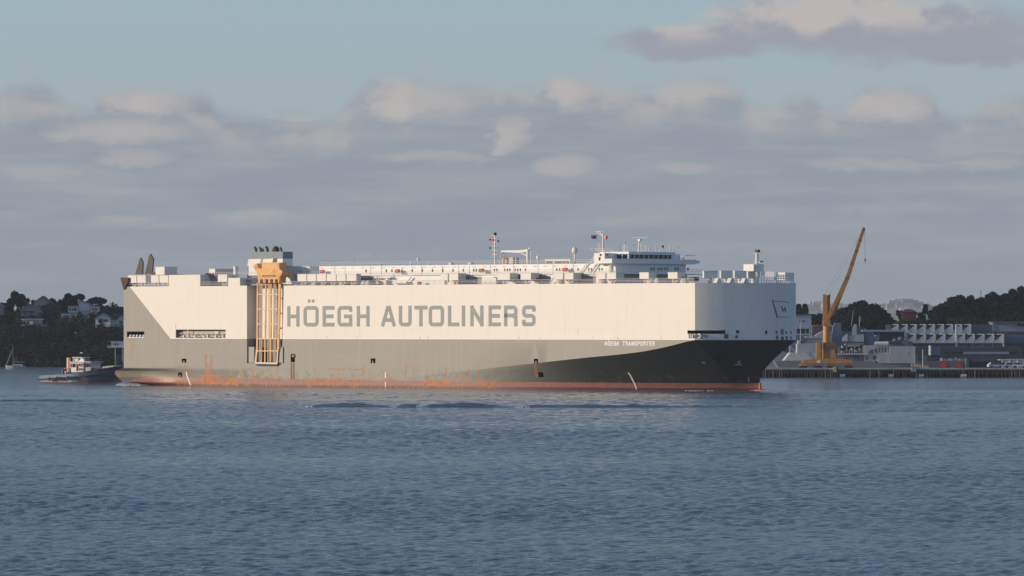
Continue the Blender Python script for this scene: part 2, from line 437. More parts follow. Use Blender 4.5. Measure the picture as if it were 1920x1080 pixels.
for r in range(NR-1):
    for i in range(n_):
        j = (i+1) % n_
        bm.faces.new((rows[r][i], rows[r][j], rows[r+1][j], rows[r+1][i]))
def cap(row, up):
    h = (n_-1)//2
    for i in range(h):
        a, b, c, d = row[i], row[i+1], row[n_-2-i] if i+1 <= h else None, row[n_-1-i]
        fs_ = (a, b, c, d) if b is not c else (a, b, d)
        fs_ = list(dict.fromkeys(fs_))
        if len(fs_) >= 3: bm.faces.new(fs_ if up else fs_[::-1])
cap(rows[-1], True); cap(rows[0], False)
bmesh.ops.recalc_face_normals(bm, faces=bm.faces)
hull_me = bpy.data.meshes.new('hull'); bm.to_mesh(hull_me); bm.free()

def hull_material():
    m = bpy.data.materials.new('hull_paint'); m.use_nodes = True; t = m.node_tree; b = t.nodes['Principled BSDF']
    g = t.nodes.new('ShaderNodeTexCoord'); s3 = t.nodes.new('ShaderNodeSeparateXYZ'); t.links.new(g.outputs['Object'], s3.inputs[0])
    u, v, z = (S_(t, s3.outputs[i]) for i in range(3))
    P = lambda a, c, sd=0.0: comb(t, u*a, v*a + sd, z*c)
    low = noise(t, P(0.05, 0.12), 1.0, 3, 0.5)
    fine = noise(t, P(0.9, 0.9), 1.0, 5, 0.6)
    vert = noise(t, P(1.1, 0.05, 4), 1.0, 4, 0.6)
    vert2 = noise(t, P(2.6, 0.12, 9), 1.0, 4, 0.65)
    # white topsides: plates of slightly different tone, thin vertical run marks
    br = t.nodes.new('ShaderNodeTexBrick'); t.links.new(comb(t, u, z, 0), br.inputs['Vector'])
    br.inputs['Color1'].default_value = (0, 0, 0, 1); br.inputs['Color2'].default_value = (1, 1, 1, 1); br.inputs['Mortar'].default_value = (0.2, 0.2, 0.2, 1)
    br.inputs['Scale'].default_value = 1.0; br.inputs['Brick Width'].default_value = 9.5; br.inputs['Row Height'].default_value = 2.6; br.inputs['Mortar Size'].default_value = 0.03
    bs = t.nodes.new('ShaderNodeSeparateColor'); t.links.new(br.outputs['Color'], bs.inputs[0]); plate = S_(t, bs.outputs[0])
    white = mixc(t, plate*0.5 + low*0.4, (0.81,0.77,0.705), (0.77,0.73,0.665))
    white = mixc(t, vert.smooth(0.5, 0.75)*0.28, white, (0.62,0.55,0.45))
    white = mixc(t, vert2.smooth(0.62, 0.8)*0.20, white, (0.5,0.42,0.33))
    grey = mixc(t, plate*0.35 + low*0.6, (0.305,0.295,0.262), (0.262,0.258,0.232))
    grey = mixc(t, vert.smooth(0.48, 0.72)*0.35, grey, (0.36,0.345,0.30))
    grey = mixc(t, vert2.smooth(0.6, 0.78)*0.3, grey, (0.22,0.23,0.21))
    # shade under the bow flare put into the grey, deeper towards the stem
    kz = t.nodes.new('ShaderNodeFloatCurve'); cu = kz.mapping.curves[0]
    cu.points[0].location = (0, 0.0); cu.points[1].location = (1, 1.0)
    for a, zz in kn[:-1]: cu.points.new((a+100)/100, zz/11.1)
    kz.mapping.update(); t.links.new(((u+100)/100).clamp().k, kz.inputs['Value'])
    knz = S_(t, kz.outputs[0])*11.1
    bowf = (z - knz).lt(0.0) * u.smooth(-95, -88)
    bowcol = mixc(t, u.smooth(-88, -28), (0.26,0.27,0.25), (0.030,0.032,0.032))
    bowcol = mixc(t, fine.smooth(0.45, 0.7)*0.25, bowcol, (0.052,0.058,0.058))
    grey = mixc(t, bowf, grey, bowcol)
    # diagonal colour change aft
    u0, z0 = S(246,541); u1, z1 = S(320,635.5)
    diag = (z - (z0 + (u-u0)*((z1-z0)/(u1-u0)))).lt(0.0)
    isgrey = z.lt(ZK).max(diag)
    body = mixc(t, isgrey, white, grey)
    # fouled band above the boot topping, worst aft
    bandt = noise(t, P(0.5, 0.8, 2), 1.0, 5, 0.65)
    ster = u.smooth(-120, -160)
    dirty = z.smooth(4.6, 3.4) * (bandt + ster*0.32 - 0.12).smooth(0.38, 0.6)
    body = mixc(t, dirty*0.75, body, (0.095,0.09,0.07))
    gscuff = z.smooth(5.5, 3.5)*vert2.smooth(0.5, 0.7)*(u.smooth(-40, -70))
    body = mixc(t, gscuff*0.4, body, (0.16,0.15,0.13))
    # red boot topping
    red = mixc(t, fine.smooth(0.35, 0.7), (0.31,0.145,0.125), (0.26,0.11,0.10))
    red = mixc(t, vert2.smooth(0.5, 0.75)*0.4, red, (0.33,0.2,0.16))
    wob = (noise(t, P(0.12, 0.0, 7), 1.0, 4, 0.6)-0.5)*0.5 + (fine-0.5)*0.35
    red = mixc(t, (z+wob).smooth(0.62, 0.42)*0.85, red, (0.10,0.022,0.02))
    bootz = 1.62 + u.smooth(-60, -165)*0.3 - u.smooth(-172, -180)*1.2
    body = mixc(t, (z - bootz + (fine-0.5)*0.25).smooth(0.05, -0.05), body, red)
    # rust: run marks, and patches with a shape of their own
    rn = noise(t, P(0.28, 0.16, 11), 1.0, 5, 0.7); rstreak = noise(t, P(1.7, 0.10, 13), 1.0, 4, 0.6)
    band = u.box(-168, -58, 6)
    r = (rn + (rstreak-0.5)*0.9).smooth(0.47, 0.66)*(z+(rn-0.5)*2.0).smooth(3.1, 1.7)*band*0.8
    r = r.max((rstreak + (rn-0.5)*0.5).smooth(0.60, 0.76)*z.box(0.5, 5.6, 0.8)*u.box(-120,-62,3)*0.7)
    def rect(x0, y0, x1, y1, k=1.0, soft=0.12):
        a, za = S(x0, y0); b_, zb = S(x1, y1)
        return (u + (fine-0.5)*0.7).box(a, b_, soft) * (z + (rstreak-0.5)*1.0).box(zb, za, soft) * ((vert2+rn*0.7).smooth(0.55, 0.9)*(0.35 if k >= .8 else 0.7)+(0.65 if k >= .8 else 0.3)) * min(1.0, k*1.15)
    for q in ((376,703,409,721,1.0),(423,708,446,722,0.85),(386,682,398,703,0.5),(384,665,387.5,703,0.75),(395,665,398,703,0.6),
              (614,691,682,693.5,0.6),(681,685,683.5,703,0.55),(722,704,725.5,714,1),(728,706,734,716,0.7),(760,683,763,720,0.55),(796,712,845,724,0.8),
              (753,686,800,688,0.3),(774,690,777,708,0.4),(798,690,800,712,0.35),(835,688,838,722,0.55),(847,705,880,710,0.5),(877,690,880,700,0.5),
              (895,685,898,720,0.55),(912,720,921,726,0.9),(926,689,928,702,0.5),(1000,683,1005,708,0.45),(243,636,245.5,676,0.42),(248,634,250.5,664,0.5),(253,634,254.5,652,0.4),(257,660,259,690,0.3),(298,606,299.5,650,0.3),(331,640,333,665,0.3),(345,681,347,697,0.3),
              (304,648,306,654,0.5),(545,682,551,712,0.45),(452,685,454.5,706,0.45),(474,688,478,716,0.55),(516,688,520,708,0.4),(590,708,640,722,0.6),(655,712,672,722,0.5)):
        r = r.max(rect(*q))
    # small weeps under the fittings on the joint line
    for px_, py_, h_ in ((612,630,6),(669,631,4),(787,631,5),(802,630,7),(972,631,5),(1012,632,5),(1112,631,5),(1158,632,4),(1239,631,5),(1083,617,12),(329,607,9),(456,633,6)):
        r = r.max(rect(px_, py_, px_+1.4, py_+h_, 0.55, 0.08))
    sternr = u.smooth(-171, -178)*(z.box(0.3, 4.2, 0.6))*(rn+(fine-0.5)*0.6).smooth(0.47, 0.62)*0.75
    r = r.max(sternr)
    rust = mixc(t, fine.smooth(0.35, 0.7), (0.46,0.155,0.03), (0.25,0.085,0.028))
    body = mixc(t, r, body, rust)
    t.links.new(body, b.inputs['Base Color']); b.inputs['Roughness'].default_value = 0.42; b.inputs['Specular IOR Level'].default_value = 0.3
    # faint plate buckling
    bp = t.nodes.new('ShaderNodeBump'); bp.inputs['Strength'].default_value = 0.35; bp.inputs['Distance'].default_value = 0.06
    bk = noise(t, P(0.55, 0.35, 17), 1.0, 2, 0.5)
    t.links.new((bk + plate*0.12).k, bp.inputs['Height']); t.links.new(bp.outputs[0], b.inputs['Normal'])
    return m
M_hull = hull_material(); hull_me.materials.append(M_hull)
M_recess = mat('recess_paint', (0.70,0.64,0.55), 0.7, 0.06, 0.5, stain=(0.35,0.2,0.1), sfac=0.35)
for mm in (M_dark, M_inner): hull_me.materials.append(mm)
hull0 = bpy.data.objects.new('hull', hull_me); COL.objects.link(hull0)
cut = bmesh.new()
def cutbox(px0, px1, py0, py1, depth, mi=1):
    a, zt = S(px0, py0); b_, _ = S(px1, py0); _, zb = S((px0+px1)/2, py1); _, zt = S((px0+px1)/2, py0)
    r_ = bmesh.ops.create_cube(cut, size=1.0, matrix=Matrix.Translation(((a+b_)/2, depth/2-0.5, (zt+zb)/2)) @ Matrix.Diagonal((b_-a, depth+1.0, zt-zb, 1)))
    for f in {f for v_ in r_['verts'] for f in v_.link_faces}: f.material_index = mi
    return a, b_, zb, zt
c_moor1 = cutbox(238, 270.5, 621.5, 634, 3.0)
c_moor2 = cutbox(329.5, 423, 618, 633.5, 4.0, 2)
for q in ((341,349.5,672.5,680),(333,341,698.5,706.5),(695,704,672,681),(1001,1009,672.5,681),(545,553,663,679),(1006,1015,698,707)): cutbox(*q, 1.6 if q[0] != 1006 else 6.0, 1)
cutbox(463, 529, 500, 681, 2.6, 0)                                       # ramp recess
# forward mooring slots on the faceted bow
a_, zt_ = S(1289, 619.5); _, zb_ = S(1289, 626)
r_ = bmesh.ops.create_cube(cut, size=1.0, matrix=Matrix.Translation((a_+6.0, 0.0, (zt_+zb_)/2)) @ Matrix.Diagonal((12.0, 9.0, zt_-zb_, 1)))
for f in {f for v_ in r_['verts'] for f in v_.link_faces}: f.material_index = 1
cutter_me = bpy.data.meshes.new('c'); cut.to_mesh(cutter_me); cut.free()
for mm in (M_hull, M_dark, M_inner): cutter_me.materials.append(mm)
cutter = bpy.data.objects.new('c', cutter_me); COL.objects.link(cutter)
md = hull0.modifiers.new('b', 'BOOLEAN'); md.operation = 'DIFFERENCE'; md.solver = 'EXACT'; md.object = cutter; md.material_mode = 'INDEX'
md.use_self = True
dg = bpy.context.evaluated_depsgraph_get(); dg.update()
new_me = bpy.data.meshes.new_from_object(hull0.evaluated_get(dg)); new_me.name = 'hull'
BVH = BVHTree.FromPolygons([v.co.copy() for v in hull_me.vertices], [tuple(p.vertices) for p in hull_me.polygons])
print('hull faces', len(hull_me.polygons), '->', len(new_me.polygons))
new_me.polygons.foreach_set('use_smooth', [True]*len(new_me.polygons)); new_me.set_sharp_from_angle(angle=R(14))
hull0.modifiers.clear(); hull0.data = new_me; bpy.data.objects.remove(cutter)
if not new_me.polygons: raise RuntimeError('boolean failed')
hull = hull0; hull.parent = ship; hull.name = 'hull'
inv = (Matrix.Translation((CX, CY, 0)) @ Matrix.Rotation(-A_, 4, 'Z')).inverted()
cam_l = inv @ Vector((0, 0, CH))
def onhull(px, py):
    d = (inv.to_3x3() @ Vector(((px-960)/FPX, 1, -(py-HZ)/FPX))).normalized()
    loc, nor, i, dist = BVH.ray_cast(cam_l, d)
    if nor.dot(d) > 0: nor = -nor
    return loc, nor
def patch(name, pts, material, off=0.04, closed=True, width=None):
    """a thin painted shape lying on the hull plating"""
    m = MB()
    if width is None:
        q = [onhull(*p) for p in pts]; m.v = [tuple(l+n*off) for l, n in q] + [tuple(l-n*0.05) for l, n in q]; k = len(q)
        m.f = [tuple(range(k)), tuple(range(k, 2*k))[::-1]] + [(i, (i+1) % k, k+(i+1) % k, k+i) for i in range(k)]
    else:
        q = [onhull(*p) for p in pts]
        for i, (l, n) in enumerate(q):
            d = (q[min(i+1, len(q)-1)][0]-q[max(i-1, 0)][0]).normalized(); sd = n.cross(d).normalized()*width/2
            for s_ in (1, -1): m.v.append(tuple(l+sd*s_+n*off))
            for s_ in (1, -1): m.v.append(tuple(l+sd*s_-n*0.05))
        for i in range(len(q)-1):
            a = i*4; b_ = a+4
            m.f += [(a, a+1, b_+1, b_), (a, b_, b_+2, a+2), (a+1, a+3, b_+3, b_+1)]
    return m.build(name, material, ship)

# --- lettering
def fillet(path, rad, closed=False):
    out = []; n = len(path)
    for i, p in enumerate(path):
        if not closed and i in (0, n-1): out.append(Vector(p)); continue
        a, b_, c = Vector(path[i-1]), Vector(p), Vector(path[(i+1) % n])
        d0, d1 = (a-b_), (c-b_); r_ = min(rad, d0.length*0.49, d1.length*0.49)
        if rad <= 0: out.append(b_); continue
        s0, s1 = b_+d0.normalized()*r_, b_+d1.normalized()*r_
        for k in range(5):
            t = k/4; out.append(s0*(1-t)**2 + b_*2*t*(1-t) + s1*t*t)
    return out
def stroke(mb, path, w, y, closed=False, ext_ends=True, hw=None):
    """ribbon of width w (vertical strokes) / hw (horizontal strokes) along path in (x,z)"""
    hw = hw or w; n = len(path); path = [Vector(p) for p in path]
    if not closed and ext_ends:
        for e, q in ((0, 1), (-1, -2)):
            d = (path[e]-path[q]).normalized(); path[e] = path[e] + Vector((d.x*w/2, d.y*hw/2))
    L = []
    for i in range(n):
        a = path[i-1] if (closed or i > 0) else None; c = path[(i+1) % n] if (closed or i < n-1) else None
        b_ = path[i]
        d0 = (b_-a).normalized() if a is not None and (b_-a).length > 1e-6 else None
        d1 = (c-b_).normalized() if c is not None and (c-b_).length > 1e-6 else None
        if d0 is None: d0 = d1
        if d1 is None: d1 = d0
        t = (d0+d1).normalized(); nrm = Vector((-t.y, t.x)); k = 1/max(0.35, abs(nrm.dot(Vector((-d0.y, d0.x)))))
        half = Vector((nrm.x*w/2, nrm.y*hw/2))*k
        L.append((b_+half, b_-half))
    b0 = len(mb.v)
    for p, q in L:
        for s_ in (p, q):
            mb.v.append((s_.x, y, s_.y))
        for s_ in (p, q): mb.v.append((s_.x, 0.03, s_.y))
    m_ = n if closed else n-1
    for i in range(m_):
        a = b0+i*4; c = b0+((i+1) % n)*4
        mb.f += [(a, a+1, c+1, c), (a, c, c+2, a+2), (a+1, a+3, c+3, c+1)]
    if not closed:
        e = b0+(n-1)*4; mb.f += [(b0, b0+2, b0+3, b0+1), (e, e+1, e+3, e+2)]
GL = {
 'H': [([(0,0),(0,1)],0),([(1,0),(1,1)],0),([(0,.5),(1,.5)],0)],
 'E': [([(1,1),(0,1),(0,0),(1,0)],0),([(0,.5),(.88,.5)],0)],
 'G': [([(1,.87),(1,1),(0,1),(0,0),(1,0)],1),([(1,.02),(1,.492),(.56,.492)],0)],
 'A': [([(0,0),(.42,1),(.58,1),(1,0)],0),([(.18,.27),(.82,.27)],0)],
 'U': [([(0,1),(0,0),(1,0),(1,1)],1)],
 'T': [([(0,1),(1,1)],0),([(.5,1),(.5,0)],0)],
 'L': [([(0,1),(0,0),(1,0)],0)], 'I': [([(.5,0),(.5,1)],0)],
 'N': [([(0,0),(0,1)],0),([(1,0),(1,1)],0),([(.03,.97),(.97,.03)],0)],
 'R': [([(0,0),(0,1),(1,1),(1,.52),(0,.52)],2),([(1,0),(1,.42),(.7,.5)],0)],
 'P': [([(0,0),(0,1),(1,1),(1,.45),(0,.45)],2)],
 'S': [([(1,.86),(1,1),(0,1),(0,.5),(1,.5),(1,0),(0,0),(0,.15)],1)],
 'O': [([(0,0),(0,1),(1,1),(1,0)],3)],
}
def glyph(ch, x0, x1, z0, z1, w, hw, y, mb=None):
    own = mb is None; mb = mb or MB(); k = 0
    dots = ch == 'Ö'; ch = 'O' if dots else ch
    X = lambda p: (x0+w/2+(x1-x0-w)*p[0], z0+hw/2+(z1-z0-hw)*p[1])
    for path, mode in GL[ch]:
        P_ = [X(p) for p in path]; rad = (z1-z0)*0.17
        if mode == 1: P_ = fillet(P_, rad)
        elif mode == 2: P_ = [Vector(P_[0]), Vector(P_[1])] + fillet(P_[1:], rad)[1:]
        elif mode == 3: P_ = fillet(P_, rad, True)
        stroke(mb, P_, w, y-0.004*k, closed=(mode == 3), hw=hw); k += 1
    if dots:
        c = (x0+x1)/2; s_ = (z1-z0)
        for d in (-1, 1): mb.box(c+d*s_*0.05, c+d*s_*0.215, y, 0.03, z1+s_*0.17, z1+s_*0.32)
    return mb
name1 = [('H',538.8,561.3),('Ö',569.3,597.3),('E',605,627),('G',633,660.3),('H',669,692.7),('A',715.3,741.3),('U',748,771.5),('T',777,801.3),
         ('O',804,832.3),('L',840,861),('I',864.5,873.5),('N',882,906.3),('E',916.2,938.8),('R',945.2,970),('S',979,1004)]
for ch, a, b_ in name1:
    u0, _ = S(a, 600); u1, _ = S(b_, 600); zt = S((a+b_)/2, 573.9-(a-539)*0.0032)[1]; zb = S((a+b_)/2, 612.4-(a-539)*0.0018)[1]
    glyph(ch, u0, u1, zb, zt, 0.95, 0.86, -0.05).build('letter', M_letter, ship)
mb = MB(); word = 'HÖEGH TRANSPORTER'; x = 1134.2; adv = (1226.8-1134.2)/(len(word)-0.35)
for ch in word:
    if ch != ' ':
        u0, _ = S(x, 644); u1, _ = S(x+adv*0.82, 644); zt = S(x, 640.0)[1]; zb = S(x, 648.2)[1]
        glyph(ch, u0, u1, zb, zt, 0.23, 0.19, -0.05).build('name_letter', M_tletter, ship)
    x += adv

# --- the flag mark, draught marks and small marks on the bow
Mm = mat('mark_blue', (0.10,0.13,0.18), 0.5)
patch('flag_mark', [(1447,562),(1449,561.5),(1458.5,593),(1456.5,597)], Mm)
patch('flag_outline', [(1450,565),(1462,565),(1470,565.4),(1479,568)], Mm, width=0.12)
patch('flag_outline', [(1457,596),(1466,593.8),(1474,595),(1479,594.8)], Mm, width=0.12)
for q in ([(1464.4,574),(1466.2,574),(1469.0,585),(1467.2,585)], [(1470.6,575),(1472.4,575),(1474,585.8),(1472.2,585.8)], [(1466.2,579),(1471.8,579.6),(1472.2,581.6),(1466.8,581)]):
    patch('flag_letter', q, M_black)
patch('draught_mark', [(1178,698),(1182,704),(1186,712),(1190,720),(1193.5,729.5)], M_tletter, width=0.32)
patch('draught_mark', [(349.5,697),(350.5,704),(353,711),(357.5,722)], M_tletter, width=0.3)
patch('draught_mark', [(722.8,698),(722.8,709)], M_tletter, width=0.35)
patch('draught_mark', [(722.8,716),(722.8,726)], M_tletter, width=0.25)
patch('draught_mark', [(1403,708),(1404.5,716)], M_tletter, width=0.14)
patch('bow_mark', [(1389,677),(1384,677.5),(1383,680),(1389,681.5),(1390,684),(1378,684)], M_steel, width=0.16)
patch('bow_mark', [(1315,678),(1322,679),(1323,682.5),(1316,681)], mat('faded_mark', (0.30,0.30,0.27), 0.7), off=0.02)
patch('bow_scuff', [(1338,668),(1364,667.5),(1362,674),(1352,672),(1350,684),(1340,682)], M_black, off=0.015)
# red stem edge
MB().cyl((5.1,HB,0.0), (5.05,HB,1.75), 0.33, 0.3, 8).build('stem_bar', mat('stem_red', (0.55,0.14,0.06), 0.6, 0.15, 1), ship)
m = MB(); m.ball((4.3,HB,-0.75), 4.4, 1.7, 1.15, 14, 10); m.build('bulbous_bow', mat('bulb_red', (0.42,0.09,0.04), 0.5, 0.15, 1), ship, smooth=True)

# --- slot on the joint line with fairleads, bow ports
for px, py, w, h in ((1357,619,6,6.5),(1383,619.2,6,6),(1436.5,620,4,6.5),(1456,620.5,3,5.5),(1474,621,2.4,5),(1483,621,1.6,5)):
    patch('bow_port', [(px-w/2,py),(px+w/2,py),(px+w/2,py+h),(px-w/2,py+h)], M_black, off=0.03)
for px, py, w, h in ((1361.5,626.5,8,8.5),(1381,628.5,5,5.5),(1457,629,4,7.5),(1467,631,5,6),(1475,630,3,7.5),(1483,631,2.4,5)):
    patch('fairlead', [(px-w/2,py),(px+w/2,py),(px+w/2,py+h),(px-w/2,py+h)], mat('fairlead_rust', (0.16,0.10,0.07), 0.7, 0.3, 2), off=0.06)
patch('vent_grille', [(1463.5,617),(1469.5,617),(1469.5,628),(1463.5,628)], mat('grille', (0.24,0.27,0.32), 0.7), off=0.03)
patch('fairlead', [(1305,627),(1327,627.2),(1327,633.5),(1305,633.5)], mat('fairlead_frame', (0.30,0.29,0.28), 0.7, 0.2, 2), off=0.08)
u, z = S(1297, 630)
m = MB(); m.box(S(1290.5,630)[0], S(1301.5,630)[0], -0.06, 0.1, S(1296,634)[1], S(1296,626.6)[1]); m.build('fairlead', mat('bollard_dark', (0.17,0.08,0.05), 0.7, .3, 2), ship)
m = MB(); 
for px in (1293, 1297, 1300.5): MB().cyl((S(px,633.5)[0],-0.2,S(px,633.8)[1]), (S(px,633)[0],-0.2,S(px,627.5)[1]), 0.2).build('bollard', M_steel, ship)
m = MB(); 
l, n = onhull(1311, 630); m.torus(tuple(l+n*0.15), 0.42, 0.16, 'y', 14, 6); m.build('roller', M_steel, ship, smooth=True)
for cc, kk in ((c_moor1, 4), (c_moor2, 0)):
    a, b_, zb, zt = cc; m = MB()
    if kk:
        for i in range(5): x = a+(b_-a)*(0.12+0.19*i); m.cyl((x,0.4,zb), (x,0.4,zb+0.75), 0.28, 0.2); m.ball((x+0.3,0.35,zb+0.6),0.3)
        m.box(a,b_,0.1,0.35,zb+0.05,zb+0.25)
    else:
        m.box(a+0.6,b_-0.2,0.6,0.8,zb+0.25,zb+0.35); m.box(a+0.6,b_-0.2,0.6,0.8,zb+1.05,zb+1.15)
        nn = 18
        for i in range(nn):
            x0 = a+0.8+(b_-a-1.2)*i/nn; x1 = a+0.8+(b_-a-1.2)*(i+1)/nn
            m.cyl((x0,0.7,zb+0.3 if i % 2 else zb+1.1), (x1,0.7,zb+1.1 if i % 2 else zb+0.3), 0.07, n=5)
        for x in (0.14,0.37,0.55,0.62,0.78,0.93): m.cyl((a+(b_-a)*x,0.5,zb), (a+(b_-a)*x,0.5,zb+0.75), 0.34, 0.28)
        m.box(a+(b_-a)*.73,a+(b_-a)*.80,0.9,1.4,zb+.9,zb+1.5); m.box(a+(b_-a)*.225,a+(b_-a)*.235,0.2,0.35,zb,zt)
        MB().box(a+0.3,b_-0.3,1.3,1.5,zb+0.1,zt-0.2).build('bulkhead', mat('bulkhead_grey',(0.5,0.46,0.42),.7), ship)
    m.build('mooring_gear', M_steel, ship)
m = MB()
for px, py in ((345.5,677),(337.5,703.5),(699.5,677.5),(1005.5,678)):
    u, z = S(px, py, 0.3); MB().cyl((u,0.3,z-0.35),(u,0.3,z+0.1),0.17).build('bollard', M_steel, ship)
m = MB(); u0, z0 = S(544,664); u1, z1 = S(553,680)
m.box(u0-0.05,u1+0.05,-0.12,-0.02,z0,z0+0.12); u, z = S(550, 668); m.box(u-.2,u+.5,-.3,-.05,z-.2,z+.3)
for k in range(12): m.box(u0+0.35,u1-0.35,-0.14,-0.06,1.9+k*0.31,1.97+k*0.31)
m.box(u0+.3,u0+.38,-.14,-.03,1.8,z1); m.box(u1-.38,u1-.3,-.14,-.03,1.8,z1)
m.build('pilot_ladder', mat('ladder_wood', (0.42,0.28,0.16), 0.8), ship)
# thin ledge on the colour joint
for a_, b_ in ((S(320.5,635)[0],S(462.8,635)[0]),(S(529.3,635)[0],-0.05)): MB().box(a_,b_,-0.07,0.02,ZK+0.0,ZK+0.10).build('rubbing_strake', M_tletter, ship)

# --- raised side plating aft and fittings along the deck edge
def sb(name, px0, px1, py0, py1, v, dv, material, parent=None, build=True, mb=None):
    """a box whose starboard face lies at y=v and fills that part of the view"""
    u0, _ = S(px0, py0, v); u1, _ = S(px1, py0, v); c = (px0+px1)/2; zt = S(c, py0, v)[1]; zb = S(c, py1, v)[1]
    m = mb or MB(); m.box(u0, u1, v, v+dv, zb, zt)
    if mb is None: return m.build(name, material, parent or ship)
    return m
u0 = S(316.5,515)[0]; u1 = S(375.5,515)[0]; zt = S(345,515.3)[1]
MB().box(u0,u1,0.0,9.0,ZT,zt).build('side_plating', M_white, ship)
u0 = S(428,521)[0]; u1 = S(450,521)[0]
MB().box(u0,u1,0.0,6.0,ZT,S(440,521)[1]).build('side_plating', M_white, ship)
u0 = S(450.2,521)[0]; u1 = S(462.6,521)[0]
MB().box(u0,u1,0.05,4.0,ZT,S(440,536.5)[1]+0.1).build('side_plating', M_white, ship)
MB().box(-177.5,-0.5,0.45,BEAM-0.45,ZT+0.004,ZT+0.03).build('weather_deck', M_deck, ship)
# vent boxes on their pedestals
def vent(px0, px1, py0, py1, v=0.25, dv=2.6, depthy=None, ped=True, foot=ZT, material=None):
    u0, _ = S(px0, py0, v); u1, _ = S(px1, py0, v); c = (px0+px1)/2; zt = S(c, py0, v)[1]; zb = S(c, py1, v)[1]
    o = MB().box(u0, u1, v, v+dv, zb, zt).build('vent_box', material or M_white, ship)
    lid = MB().box(u0-0.05, u1+0.05, v-0.05, v+dv+0.05, zt-0.10, zt+0.05).build('vent_lid', M_steel, o)
    if ped:
        uc = u0+(u1-u0)*0.36
        m = MB(); m.cyl((uc, v+0.8, foot), (uc, v+0.8, zb), 0.34, 0.34, 10)
        m.prism([(u1-0.5,zb),(u1-0.1,zb),(uc+.45,zb-0.9),(uc+.35,zb-0.6)], v+.7, v+.9)
        m.build('vent_pedestal', M_white, o)
    return o
for a in ((240,255.7),(257.4,273),(283,297.5),(299,315)): vent(a[0],a[1],516.5,531,dv=1.9)
for a in ((558,574.3),(576,592.3),(594,611),(612.8,629.6),(631.3,648),(650,668)): vent(a[0],a[1],514.0-(a[0]-580)*0.003,527.2,dv=1.5)
for a in ((826,839.5),(842,859),(933,956),(976,995.5),(1038,1055.5),(1058.3,1075),(1118,1135),(1137.5,1155),(1199,1216.3),(1252.4,1270)):
    k = (a[0]-826)*0.0055; vent(a[0],a[1],513-k,525.2-k,dv=2.7)
vent(408.5,425.5,515,529,dv=2.2)
m = MB(); 
vent(291.5,308.5,500.5,515,v=4,dv=4.2,ped=False); vent(392.3,403.3,504.3,517.5,v=3,dv=7,foot=ZT)
vent(541,552,499.5,514,v=5,dv=1.5,ped=True); vent(553.5,558,499.5,514,v=5.5,dv=3.5,ped=True); vent(566.5,580.5,500,514.2,v=5,dv=6,ped=True)
m = MB(); u, z = S(442.5, 499.5, 3); m.cyl((u,3,ZT),(u,3,z),0.62,0.62,12); m.build('vent_pipe', M_white, ship)
m = MB()
for px, r_ in ((590,.5),(640,.4),(682,.55),(690,.5),(1050,.9),(1130,.9),(1220,.8),(1232,.5),(1283,.8)):
    u, _ = S(px, 530, 1.2); m = MB(); m.ball((u,1.2,ZT+0.35),r_+.2,r_,0.75)
    m.box(u-r_,u+r_,.8,1.8,ZT,ZT+.5); m.build('winch_cover', M_white, ship)
# bow vents round the curved front (in shade) and the lit one at the tip
for px0, px1, Yv_ in ((1319,1344.5,1207.5),(1351,1372,1210.5),(1377,1399,1213.0),(1402,1424,1215.5)):
    w_ = (px1-px0)/FPX*Yv_; zt = wz(508, Yv_); zb = wz(521.2, Yv_)
    loc = inv @ Vector((wx((px0+px1)/2, Yv_), Yv_+1.4, 0)); o = MB().box(-w_/2,w_/2,-1.3,1.3,zb,zt).build('vent_box', M_white, ship, loc=(loc.x,loc.y,0)); o.rotation_euler = (0,0,A_+R(5))
    MB().cyl((0,0,ZT),(0,0,zb),0.45,0.45,10).build('vent_pedestal', M_white, o)
    MB().box(-w_/2-.05,w_/2+.05,-1.35,1.35,zt-0.1,zt+0.05).build('vent_lid', M_steel, o)
m = MB()
for px in (1350, 1374.5, 1400.5):
    v, z = T(px, 530, 9.0 if px > 1360 else 6.0); uu = 9.0 if px > 1360 else 6.0
    MB().prismx([(v-0.9,ZT),(v+0.9,ZT),(v+0.25,ZT+1.0),(v-0.25,ZT+1.0)], uu-1.2, uu-0.2).build('winch_cover', M_white, ship)
vv = 18.0; u0 = S(1455.5,511,vv)[0]; u1 = S(1472,511,vv)[0]
o = MB().box(u0,u1,vv,vv+3.1,S(1464,525,vv)[1],S(1464,511,vv)[1]).build('vent_box', M_white, ship)
m = MB(); m.v = []; 
for i in range(5): m.cyl((u0+(u1-u0)*(0.05+0.22*i)-0.3,vv+0.3,ZT),(u0+(u1-u0)*(0.05+0.22*i)-0.3,vv+0.3,S(1464,525,vv)[1]),0.12,n=6); m.cyl((u1-0.2,vv+0.3+0.7*i,ZT),(u1-0.2,vv+0.3+0.7*i,S(1464,525,vv)[1]),0.12,n=6)
m.build('vent_pedestal', M_steel, o)
u2 = S(1448.5,519,vv)[0]; MB().box(u2,u0-0.02,vv+0.2,vv+2,S(1452,525,vv)[1],S(1452,519,vv)[1]).build('vent_box', M_white, ship)
MB().box(S(1394,495,14)[0],S(1413,495,14)[0],14,17.5,S(1404,508.5,14)[1],S(1404,495.3,14)[1]).build('locker', M_white, ship)
MB().box(S(1291,520,.2)[0],S(1300.5,520,.2)[0],0.2,2.0,S(1296,527.5,.2)[1],S(1296,519.3,.2)[1]).build('cage', M_black, ship)
m = MB()                                      # grating at the right of the foremast
for k in range(6): px = 1428+k*4.6; u, z = S(px,516,16); m.cyl((u,16,ZT),(u,16,S(px,509.5,16)[1]),0.09,n=5)
for y in (510,513,516): a = S(1427,y,16); b_ = S(1452,y+.6,16); m.cyl((a[0],16,a[1]),(b_[0],16,b_[1]),0.10,n=5)
m.build('grating', M_steel, ship)
